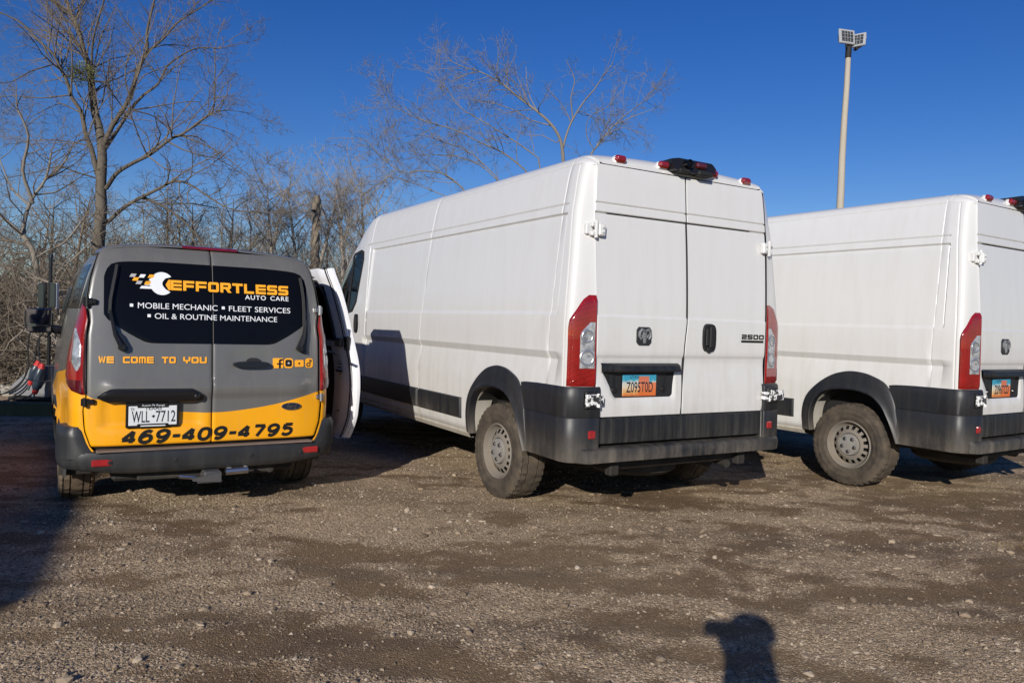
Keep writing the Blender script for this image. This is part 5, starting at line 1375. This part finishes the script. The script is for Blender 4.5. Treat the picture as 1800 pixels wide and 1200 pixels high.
# slender background trees: four kinds, copied
def slim_tree(seed, H_, mat, dens=1.0):
    rg = np.random.default_rng(seed); root = empty('slender_tree'); wd = Wood(); tw = Wood()
    P = walk(rg, (0, 0, -.1), (0, 0, 1), H_ * .75, 9, .055, .10); wd.tube(P, np.linspace(.018 * H_, .006, len(P)), 7)
    for q in range(int(11 + H_ * 1.2)):
        t = .15 + .85 * (q + rg.random()) / (11 + H_ * 1.2); p, d = along(P, min(t, .99)); an = rg.random() * 6.283; el = rg.uniform(.5, 1.1)
        nd = np.array([math.cos(an) * math.cos(el), math.sin(an) * math.cos(el), math.sin(el)]); L_ = H_ * .32 * (1.15 - .6 * t) * rg.uniform(.6, 1.15)
        Q = walk(rg, p, nd, L_, 6, .13, .07); r0 = .010 * L_ + .004; wd.tube(Q, np.linspace(r0, .004, len(Q)), 5); sprout(tw, rg, Q, r0, .004, 1, dens, .42, .15, 3, .08)
    sprout(tw, rg, P[4:], .03, .008, 1, dens, .3, .1, 3, .08)
    t = bpy.data.objects.new('trunk', wd.mesh('trunk', mat)); COL.objects.link(t); t.parent = root
    c = bpy.data.objects.new('crown', tw.mesh('crown', mat)); COL.objects.link(c); c.parent = root
    return root
kinds = [slim_tree(31, 5.2, M['palebark'], 1.35), slim_tree(32, 6.0, M['palebark'], .95), slim_tree(33, 4.6, M['twig'], 1.1), slim_tree(34, 5.6, M['bark'], .95)]
spots = [  # px, distance, kind, scale, label
 (545, 23, 0, 1.45, 'pale slender bare tree in the gap between the grey van and the white van'), (480, 23, 1, 1.2, 'thin bare tree just left of the wooden post in the gap'),
 (510, 25, 2, 1.25, 'twiggy bare tree behind the wooden post'), (600, 22, 0, 1.3, 'bare tree right of the wooden post, over the open door'), (640, 24, 1, 1.3, 'bare tree touching the front roof edge of the middle white van'), (575, 27, 3, 1.1, 'far bare tree in the gap above the open door'),
 (440, 20, 3, .95, 'bare tree over the right roof corner of the grey van'), (400, 18, 3, 1.0, 'low twiggy tree over the right half of the grey van roof'), (340, 19, 3, 1.0, 'grey bare tree above the middle of the grey van roof'),
 (290, 18, 3, 1.05, 'low twiggy tree just right of the tall forked tree'), (235, 21, 1, .95, 'bare tree close behind the tall forked tree'), (120, 17.5, 2, 1.2, 'bare tree between the crooked tree and the tall forked tree'),
 (85, 20, 3, 1.05, 'bare tree behind the black post'), (15, 18, 0, .95, 'pale bare tree at the far left edge'), (-60, 19, 1, 1.0, 'bare tree past the left edge of the photograph'), (460, 26, 0, 1.5, 'far pale bare tree left of the wooden post'), (525, 24, 0, 1.45, 'tall pale bare tree close beside the wooden post'), (622, 26, 0, 1.5, 'tall pale bare tree near the roof front of the middle white van'), (655, 22, 1, 1.15, 'pale bare tree in front of the windscreen pillar of the middle white van'), (370, 24, 1, 1.0, 'thin bare tree far behind the grey van roof'), (315, 23, 3, 1.1, 'far grey bare tree behind the grey van roof'), (200, 24, 0, 1.1, 'far pale bare tree behind the tall forked trunk'), (150, 22, 3, 1.1, 'grey bare tree left of the tall forked trunk'), (50, 23, 1, 1.05, 'far bare tree behind the crooked tree'),
 (700, 25, 2, 1.1, 'bare tree behind the cab of the middle white van'), (780, 26, 3, 1.0, 'bare tree hidden behind the middle white van')]
first = set()
for px, D, k_, sc, lab in spots:
    o = kinds[k_] if k_ not in first else copy_tree(kinds[k_]); first.add(k_)
    p = at(px, 560, D); o.location = (p.x, D, 0); o.scale = (sc, sc, sc); o.rotation_euler = (0, 0, random.uniform(0, 6.28)); tag(o, lab, 'tree', 'slender bare trees')
# tangled undergrowth at the wood's edge: four leafless shrubs, copied
def shrub(seed, H_, mat):
    rg = np.random.default_rng(seed); wd = Wood()
    for q in range(34):
        an = rg.random() * 6.283; rr = rg.random() ** .5 * .7
        P = walk(rg, (rr * math.cos(an), rr * math.sin(an), -.05), (rg.normal(0, .45), rg.normal(0, .45), 1), H_ * rg.uniform(.55, 1.1), 6, .22, .02, .16); r0 = rg.uniform(.006, .016); wd.tube(P, np.linspace(r0, .004, len(P)), 4)
        for z_ in range(rg.integers(6, 10)):
            p, d = along(P, rg.uniform(.12, 1)); Q = walk(rg, p, rg.normal(0, 1, 3) + np.array([0, 0, .3]), rg.uniform(.35, 1.0), 4, .28, -.02); wd.tube(Q, np.linspace(.0065, .003, 5), 3)
            for y_ in range(rg.integers(3, 6)):
                p2, d2 = along(Q, rg.uniform(.15, 1)); S_ = walk(rg, p2, rg.normal(0, 1, 3), rg.uniform(.2, .6), 3, .3, 0); wd.tube(S_, np.linspace(.0045, .0022, 4), 3)
    o = bpy.data.objects.new('shrub', wd.mesh('shrub', mat)); COL.objects.link(o); return o
sk = [shrub(51, 2.3, M['twig']), shrub(52, 2.7, M['twig']), shrub(53, 1.7, M['palebark']), shrub(54, 2.1, M['twig'])]; fst = set(); rgs = random.Random(9)
def put_shrub(x, y, k_, sc):
    o = sk[k_] if k_ not in fst else sk[k_].copy()
    if k_ in fst: COL.objects.link(o)
    fst.add(k_); o.location = (x, y, 0); o.rotation_euler = (0, 0, rgs.uniform(0, 6.28)); o.scale = (sc * rgs.uniform(.9, 1.2), sc * rgs.uniform(.9, 1.2), sc)
    tag(o, 'tangled brown leafless shrub at the edge of the wood', 'shrub', 'leafless shrubs at the edge of the wood')
sk.append(shrub(55, 2.6, M['bark']))
for px, D, sc in ((225, 17.6, 1.25), (265, 18.2, 1.35), (300, 17.2, 1.25), (335, 17.8, 1.4), (368, 18.6, 1.45), (400, 17.5, 1.2)): put_shrub(at(px, 560, D).x, D, 4, sc)
for row, (D, n_) in enumerate(((13.3, 12), (14.6, 15), (16.0, 19), (18.0, 22), (20.5, 22))):
    for i in range(n_):
        a_ = -46 + (62 if D > 15 else 30) * (i + rgs.uniform(.1, .9)) / n_; x = D * math.tan(R(a_)); dd = D + rgs.uniform(-.6, .6)
        if x > -3.4 and dd < 15: continue
        gap = 900 + CAM_F * x / dd > 430
        put_shrub(x, dd, 2 if gap else rgs.randrange(4), rgs.uniform(.9, 1.3) * (.85 if gap else 1.1))
for D, n_ in ((22, 10), (25, 12), (29, 13)):
    for i in range(n_): a_ = 14 + 48 * (i + rgs.uniform(.1, .9)) / n_; put_shrub(D * math.tan(R(a_)), D + rgs.uniform(-.8, .8), rgs.randrange(5), rgs.uniform(1.2, 1.8))
# dead leaves and litter on the ground under the trees
n = 26000; x = rng.uniform(-24, 14, n); y = 12.4 + rng.random(n) ** 1.5 * 14; s = rng.uniform(.03, .08, n); an = rng.random(n) * 6.28
dx, dy_ = np.cos(an) * s, np.sin(an) * s; z = rng.uniform(.005, .16, n) * (rng.random(n) < .6) + .006; tz = rng.normal(0, .03, (n, 4))
V = np.stack([np.stack([x + dx, y + dy_, z + tz[:, 0]], 1), np.stack([x - dy_ * .5, y + dx * .5, z + tz[:, 1] + .01], 1), np.stack([x - dx, y - dy_, z + tz[:, 2]], 1), np.stack([x + dy_ * .5, y - dx * .5, z + tz[:, 3] + .01], 1)], 1).reshape(-1, 3)
k = N('dead_leaves'); gi = k.n('ShaderNodeNewGeometry'); k.set(Base_Color=k.ramp(gi.outputs['Random Per Island'], [(0, (.09, .06, .04)), (.6, (.20, .145, .09)), (1, (.33, .25, .16))]), Roughness=.9)
lo = bpy.data.objects.new('leaf_litter', fastmesh('leaf_litter', V, np.arange(n * 4).reshape(n, 4), k.m, False)); COL.objects.link(lo); tag(lo, 'dead brown leaves lying under the bare trees', 'leaf litter', kind='stuff')
# distant wooded rise behind everything
g = G(); A = frange(-75, 75, 1.5); rw = []
hh = [3.0 + 1.2 * math.sin(a * .21) + .7 * math.sin(a * .63 + 1) + .35 * math.sin(a * 1.9) for a in A]
rw.append([(62 * math.sin(R(a)), 62 * math.cos(R(a)), -.3) for a in A]); rw.append([(66 * math.sin(R(a)), 66 * math.cos(R(a)), h * .7) for a, h in zip(A, hh)]); rw.append([(72 * math.sin(R(a)), 72 * math.cos(R(a)), h) for a, h in zip(A, hh)]); rw.append([(95 * math.sin(R(a)), 95 * math.cos(R(a)), -.3) for a in A])
g.grid(rw); hl = g.build('wooded_rise', simple('far_wood', (.12, .095, .075), .95, var=.5, scale=1.5, bump=1.0, bscale=3), None); tag(hl, kind='structure')
# clump of evergreen mistletoe in the big tree
mc = at(141, 128, 15.3); g = G(); rg = random.Random(4); mr = empty('mistletoe', tuple(mc))
for q in range(1500):
    while True:
        a = Vector((rg.uniform(-1, 1), rg.uniform(-1, 1), rg.uniform(-1, 1)))
        if a.length < 1: break
    p = Vector((a.x * .34, a.y * .30, a.z * .27)) * (.55 + .45 * abs(math.sin(q))); d = (a + Vector((rg.uniform(-.6, .6), rg.uniform(-.6, .6), rg.uniform(-.6, .6)))).normalized(); e = d.cross(Vector((rg.random(), rg.random(), rg.random()))).normalized(); l = rg.uniform(.025, .05)
    g.add([p, p + d * l * .5 + e * l * .22, p + d * l, p + d * l * .5 - e * l * .22], [(0, 1, 2, 3)])
k = N('mistletoe_leaf'); gi = k.n('ShaderNodeNewGeometry'); k.set(Base_Color=k.ramp(gi.outputs['Random Per Island'], [(0, (.05, .07, .015)), (1, (.17, .18, .045))]), Roughness=.6)
g.build('leaves', k.m, mr, flat=True, fix=False)
g = G()
for q in range(26):
    d = Vector((rg.gauss(0, 1), rg.gauss(0, 1), rg.gauss(0, 1))).normalized(); g.tube([(0, 0, 0), d * .14, d * .24 + Vector((0, 0, .02))], [.008, .006, .003], 4)
g.build('stems', M['twig'], mr); tag(mr, 'round clump of green mistletoe high in the tall forked tree', 'mistletoe')

# ------------------------------------------------------------------ pole lamp, post, wire
D = 26.0; b = at(1474, 400, D); tpt = at(1491.5, 84, D); g = G(); n = 9
base = Vector((b.x - (tpt.x - b.x) / (tpt.z - b.z) * b.z, D, -.1)); pth = [base + (tpt - base) * (i / n) + Vector((.015 * math.sin(i * 1.7), 0, 0)) for i in range(n + 1)]
lr = empty('light_pole', (base.x, D, 0)); inv = Vector((-base.x, -D, 0))
g.tube([p + inv for p in pth], [.16 - .075 * i / n for i in range(n + 1)], 12); g.build('pole', barkmat('weathered_pole', (.30, .265, .21), (.50, .455, .38), 10), lr)
tp = tpt + inv
g = G(); g.tube([tp + Vector((0, 0, -.35)), tp + Vector((.01, 0, .12))], .10, 12); g.build('pole_cap', M['matblack'], lr)
fl = simple('floodlight_housing', (.33, .34, .35), .45); flg = simple('floodlight_glass', (.045, .05, .055), .2, var=.8, scale=22)
def flood(c, yaw, tilt, w_, h):
    Mx = Matrix.Translation(c) @ Matrix.Rotation(yaw, 4, 'Z') @ Matrix.Rotation(tilt, 4, 'X')
    g = G(); g.box(-w_ / 2, w_ / 2, -.06, .02, -h / 2, h / 2, .02, M=Mx); g.box(-w_ * .35, w_ * .35, .02, .20, -h * .3, h * .3, .05, M=Mx)
    f = g.build('floodlight', fl, lr)
    g = G(); g.box(-w_ * .36, w_ * .36, -.068, -.055, -h * .36, h * .36, .003, M=Mx); gl = g.build('lamp_glass', flg, f)
    for q in (-.5, 0, .5):
        g = G(); g.box(w_ * .36 * q - .006, w_ * .36 * q + .006, -.080, -.069, -h * .37, h * .37, .002, M=Mx); g.build('guard_bar', fl, f)
    for q in (-.34, .34):
        g = G(); g.box(-w_ * .37, w_ * .37, -.094, -.082, h * .37 * q - .006, h * .37 * q + .006, .002, M=Mx); g.build('guard_bar', fl, f)
    g = G(); g.box(-w_ * .04, w_ * .04, -.02, .05, -h * .72, -h * .45, .01, M=Mx); g.build('bracket', M['matblack'], f)
flood(tp + Vector((-.14, -.12, .30)), R(14), R(-7), .60, .50); flood(tp + Vector((.27, -.06, .22)), R(-38), R(-10), .54, .46); flood(tp + Vector((.42, .12, .20)), R(100), R(28), .42, .42)
tag(lr, 'tall wooden pole with three grey floodlights on top', 'light pole')
M['vinepost'] = barkmat('viny_brown_bark', (.10, .08, .06), (.32, .265, .20), 12)
D = 21.5; b = at(551, 560, D); tp = at(551, 345, D); po = empty('utility_post', (b.x, D, 0))
g = G(); Pq = [(.02 * math.sin(i * 2.3), .015 * math.cos(i * 1.9), -.1 + (tp.z + .1) * i / 40) for i in range(41)]; g.tube(Pq, [.130 + .006 * math.sin(i * 1.37) + .005 * math.sin(i * 3.1) - .0006 * i for i in range(41)], 12); g.build('post', M['vinepost'], po)
for q in range(5):
    g = G(); g.tube([((.128 + .012 * math.sin(i)) * math.cos(q * 1.25 + i * .33), (.128 + .012 * math.cos(i * 1.3)) * math.sin(q * 1.25 + i * .33), i * tp.z * (.72 + .05 * q) / 24) for i in range(25)], .012, 5); g.build('vine', M['vinepost'], po)
g = G(); g = G(); g.tube([(-.10, -.14, tp.z - .42), (.0, -.14, tp.z - .42)], .03, 8); g.build('insulator', M['matblack'], po); tag(po, 'thick wooden utility post standing in the gap between the vans', 'post')
D0 = 21.36; e = at(549, 373, D0); s_ = at(-260, 358, 19.0); m_ = at(150, 368, 20.2)
g = G(); P = [tuple(p) for p in catmull([tuple(s_), tuple(m_), tuple(e)], 8)]; g.tube(P, .0075, 5); wr = g.build('overhead_wire', simple('wire_grey', (.10, .10, .10), .6), None); tag(wr, 'single dark overhead wire crossing in front of the trees', 'wire')
s0 = Vector(s_); p2 = empty('utility_post', (s0.x, s0.y + .14, 0)); g = G(); g.tube([(0, 0, -.1), (0, 0, s0.z + .5)], [.17, .14], 12); g.build('post', M['palebark'], p2); g = G(); g.tube([(-.05, -.14, s0.z), (.05, -.14, s0.z)], .03, 8); g.build('insulator', M['matblack'], p2); tag(p2, 'wooden utility post beyond the left edge carrying the wire', 'post')

# ------------------------------------------------------------------ kerb log, rubble, cart with mast at the left
kb = empty('timber_kerb', (-5.2, 9.85, 0), R(9)); g = G(); g.box(-3.2, 1.6, -.09, .09, -.03, .155, .02); g.build('beam', dusty('mossy_timber', (.045, .055, .022), dust=(.14, .13, .07), rough=.85, zlo=0, zhi=.3, amt=.3, base=.2), kb)
for xx in (-2.6, -.4, 1.2):
    g = G(); g.lathe([(.012, .152), (.012, .165), (0, .168)], 8, 'z', (xx, 0, 0)); g.build('spike', M['steel'], kb)
tag(kb, 'low mossy green timber kerb in front of the grey van', 'kerb')
rg2 = np.random.default_rng(6); n = 420; x = rg2.uniform(-11.5, -4.6, n); y = 11.6 + rg2.random(n) * 1.3; s = rg2.uniform(.03, .13, n); sc = np.stack([s * 1.3, s, s * .65], 1)
P = ICO[None] * (1 + rg2.uniform(-.25, .25, (n, 12, 1))) * sc[:, None]; V = P + np.stack([x, y, sc[:, 2] * .4], 1)[:, None]; F = (ICF[None] + (np.arange(n) * 12)[:, None, None]).reshape(-1, 3)
ro = bpy.data.objects.new('rubble', fastmesh('rubble', V.reshape(-1, 3), F, simple('pale_rubble', (.34, .31, .26), .9, var=.35, scale=4), False)); COL.objects.link(ro); tag(ro, 'pale broken stones along the edge of the lot', 'rubble', kind='stuff')
D = 11.0
c0 = at(66, 560, D); ct = empty('equipment_cart', (c0.x, D, 0))
def L_(px, py, dy=0.0):
    p = at(px, py, D + dy); return (p.x - c0.x, dy, p.z)
zt, zb = L_(60, 641)[2], L_(60, 694)[2]
xl, xr_ = L_(33, 670)[0], L_(100, 670)[0]
g = G(); g.prism([(xl, zb + .02), (xr_, zb), (xr_, zt), (xl + .34, zt), (xl + .05, zb + .16)], lambda a, b_: (a, -.22, b_), lambda a, b_: (a, .30, b_)); g.build('tank', simple('dusty_grey_tank', (.17, .17, .175), .5), ct)
g = G(); g.box(xl, xr_ + .2, -.24, .32, zb - .05, zb - .005, .01); g.build('skid', M['matblack'], ct)
for xx in (xl + .08, xr_ + .1):
    g = G(); g.box(xx - .03, xx + .03, -.22, .30, -.02, zb - .05, .008); g.build('leg', M['matblack'], ct)
g = G(); mx = L_(86, 560)[0]; a, b_ = L_(84.5, 690), L_(89.5, 452); g.tube([(a[0], .0, zt - .1), (b_[0], 0, b_[2])], .026, 10); g.tube([(b_[0], 0, b_[2] - .01), (b_[0], 0, b_[2] + .05)], [.036, .028], 10); g.build('mast', M['black'], ct)
gg = simple('smoked_panel', (.02, .028, .030), .15)
for x0_, x1_, ex in ((69, 81, 69), (90, 101, 100)):
    p0, p1 = L_(x0_, 541), L_(x1_, 498); g = G(); g.box(p0[0], p1[0], -.05, .05, p0[2], p1[2], .012); pn = g.build('side_panel', gg, ct)
    e0 = L_(ex, 540)[0]; g = G(); g.box(e0 - .008, e0 + .008, -.030, .030, p0[2] - .01, p1[2] + .005, .006); g.build('edge_strip', M['hinge'], pn)
g = G(); z1 = L_(80, 520)[2]; g.box(L_(70, 0)[0], L_(101, 0)[0], -.02, .02, z1 - .02, z1 + .02, .005); g.build('crossbar', M['black'], ct)
g = G(); q = L_(66, 549); g.lathe([(0, -.05), (.05, -.04), (.06, 0), (.04, .05), (0, .06)], 12, 'z', (q[0] + .02, -.03, q[2])); g.build('lamp_bulb', M['hinge'], ct)
cab = M['matblack']
for i, pth in enumerate(([(72, 560), (55, 580), (49, 610), (50, 640), (42, 665), (20, 685), (-10, 696), (-40, 700)], [(52, 640), (38, 672), (15, 690), (-20, 692), (-60, 690)], [(55, 672), (40, 690), (15, 703), (-20, 706)], [(76, 585), (66, 600), (60, 640), (56, 660)], [(70, 588), (68, 620), (72, 640)], [(58, 700), (30, 706), (0, 712), (-30, 712)])):
    g = G(); P = [tuple(p) for p in catmull([L_(a, b_, -.28 - .03 * i) for a, b_ in pth], 5)]; g.tube(P, .010, 6); g.build('cable', cab, ct)
rd = simple('red_plastic', (.50, .03, .025), .4); bl = simple('dark_blue_grip', (.025, .035, .05), .35)
for i, (a, b_) in enumerate((((66, 640), (55, 670)), ((73, 645), (62, 686)))):
    A_, B_ = Vector(L_(*a, -.36 - .05 * i)), Vector(L_(*b_, -.36 - .05 * i)); d = (B_ - A_).normalized()
    g = G(); g.tube([A_, A_ + d * .05, A_.lerp(B_, .5), B_ - d * .05, B_], [.036, .058, .064, .055, .034], 10); gp = g.build('grip', bl, ct)
    g = G(); g.tube([A_ - d * .05, A_ + d * .02], [.030, .046], 10); g.build('red_collar', rd, gp)
    g = G(); g.tube([B_ - d * .01, B_ + d * .05], [.040, .032], 10); g.build('red_tip', rd, gp)
    g = G(); g.tube([B_ + d * .05, B_ + d * .13], .014, 8); g.build('metal_pin', M['steel'], gp)
tag(ct, 'grey equipment cart with a black mast, cables and red-tipped grips left of the grey van', 'cart')
# dry grass tufts
gm = simple('dry_grass', (.33, .25, .10), .8, var=.3)
for i, (px, py, D, n, lab) in enumerate(((1790, 962, 4.62, 90, 'tuft of dry yellow grass at the right edge of the gravel'),)):
    p = at(px, py, D); d = Vector((p.x, p.y, p.z - CAM_H)); tt = -CAM_H / d.z; q = Vector((d.x * tt, d.y * tt, 0)); r_ = random.Random(i); g = G(); e = empty('grass_tuft', tuple(q))
    for k in range(n):
        a = r_.random() * 6.28; rr = r_.random() ** .7 * .10; b0 = Vector((rr * math.cos(a) * 1.5, rr * math.sin(a), -.01)); h = r_.uniform(.015, .05); ln = Vector((r_.gauss(0, .035), r_.gauss(0, .03), h)); w_ = Vector((.0022, .001, 0)); g.add([b0 - w_, b0 + w_, b0 + ln * .6 + w_ * .7, b0 + ln, b0 + ln * .6 - w_ * .7], [(0, 1, 2, 3, 4)])
    g.build('blades', gm, e, flat=True, fix=False); tag(e, lab, 'grass tuft')

# ------------------------------------------------------------------ the person taking the picture (stands behind the camera; only the shadow is in view)
def person():
    root = empty('person', (.095, -.36, -.035)); S_ = {}
    J = {'pel': (0, 0, .80, .14), 'wst': (0, .0, .95, .125), 'chs': (0, .0, 1.13, .15), 'nk0': (0, .0, 1.255, .115), 'nk': (0, .01, 1.315, .088), 'hd0': (0, .03, 1.37, .092), 'hd1': (0, .035, 1.44, .098), 'hd2': (0, .03, 1.50, .080), 'hd3': (0, .02, 1.535, .035), 'nos': (0, .135, 1.425, .016)}
    E = [('pel', 'wst'), ('wst', 'chs'), ('chs', 'nk0'), ('nk0', 'nk'), ('nk', 'hd0'), ('hd0', 'hd1'), ('hd1', 'hd2'), ('hd2', 'hd3'), ('hd1', 'nos')]
    for n_, s_ in (('l', -1), ('r', 1)):
        hx = -.030 if s_ < 0 else .010
        J.update({'sh' + n_: (s_ * .165, .0, 1.225, .062), 'el' + n_: (s_ * .09, .14, 1.02, .045), 'wr' + n_: (hx + .02 + s_ * .02, .265, 1.30, .029), 'pm' + n_: (hx + s_ * .02, .300, 1.355, .026),
                  'hp' + n_: (s_ * .09, 0, .76, .095), 'kn' + n_: (s_ * .10, .02, .42, .062), 'an' + n_: (s_ * .11, -.01, .08, .042), 'he' + n_: (s_ * .11, -.05, .035, .036), 'to' + n_: (s_ * .125, .15, .030, .034)})
        E += [('chs', 'sh' + n_), ('sh' + n_, 'el' + n_), ('el' + n_, 'wr' + n_), ('wr' + n_, 'pm' + n_), ('pel', 'hp' + n_), ('hp' + n_, 'kn' + n_), ('kn' + n_, 'an' + n_), ('an' + n_, 'he' + n_), ('an' + n_, 'to' + n_)]
        for f in range(4):
            bx = hx + s_ * (.040 - .002 * f); z0 = 1.348 + .016 * f
            J['f%s%d' % (n_, f)] = (bx, .318, z0 + .01, .0085); J['g%s%d' % (n_, f)] = (bx - s_ * .022, .338, z0 + .016 + .002 * f, .0078); J['h%s%d' % (n_, f)] = (bx - s_ * .045, .334, z0 + .018, .0070)
            E += [('pm' + n_, 'f%s%d' % (n_, f)), ('f%s%d' % (n_, f), 'g%s%d' % (n_, f)), ('g%s%d' % (n_, f), 'h%s%d' % (n_, f))]
        J['t' + n_] = (hx + s_ * .012, .295, 1.375, .010); J['u' + n_] = (hx - s_ * .012, .305, 1.392, .0085); E += [('pm' + n_, 't' + n_), ('t' + n_, 'u' + n_)]
    names = list(J); me = bpy.data.meshes.new('body'); me.from_pydata([J[k][:3] for k in names], [(names.index(a), names.index(b_)) for a, b_ in E], [])
    o = bpy.data.objects.new('body', me); COL.objects.link(o); o.parent = root
    md = o.modifiers.new('skin', 'SKIN'); sv = me.skin_vertices[0].data
    for i, k in enumerate(names): sv[i].radius = (J[k][3], J[k][3] * (.72 if k in ('pel', 'wst', 'chs') else 1)); sv[i].use_root = (k == 'pel')
    ss = o.modifiers.new('sub', 'SUBSURF'); ss.levels = ss.render_levels = 2
    me.materials.append(simple('dark_clothing_and_skin', (.06, .065, .08), .8))
    g = G(); g.lathe([(.104, 1.475), (.106, 1.50), (.098, 1.535), (.07, 1.565), (.03, 1.578), (0, 1.58)], 20, 'z', (0, .025, 0)); g.build('hair', simple('dark_hair', (.02, .015, .012), .7), root)
    g = G(); ys = .1; g.box(-.035, -.012, .112, .122, 1.446, 1.456, .003); g.box(.012, .035, .112, .122, 1.446, 1.456, .003); g.build('eyes', M['black'], root)
    tag(root, 'person in dark clothes holding up a phone, casting the shadow on the gravel', 'person')
    return root
person()
ph = empty('phone', (.050, -.018, 1.355)); g = G(); g.box(-.085, .075, -.005, .004, -.038, .036, .004); bd = g.build('phone_case', M['black'], ph); g = G(); g.box(-.08, .07, -.0062, -.0048, -.034, .032, .0005); g.build('screen', M['darkglass'], ph); tag(ph, 'dark phone held up sideways by the person taking the picture', 'phone')
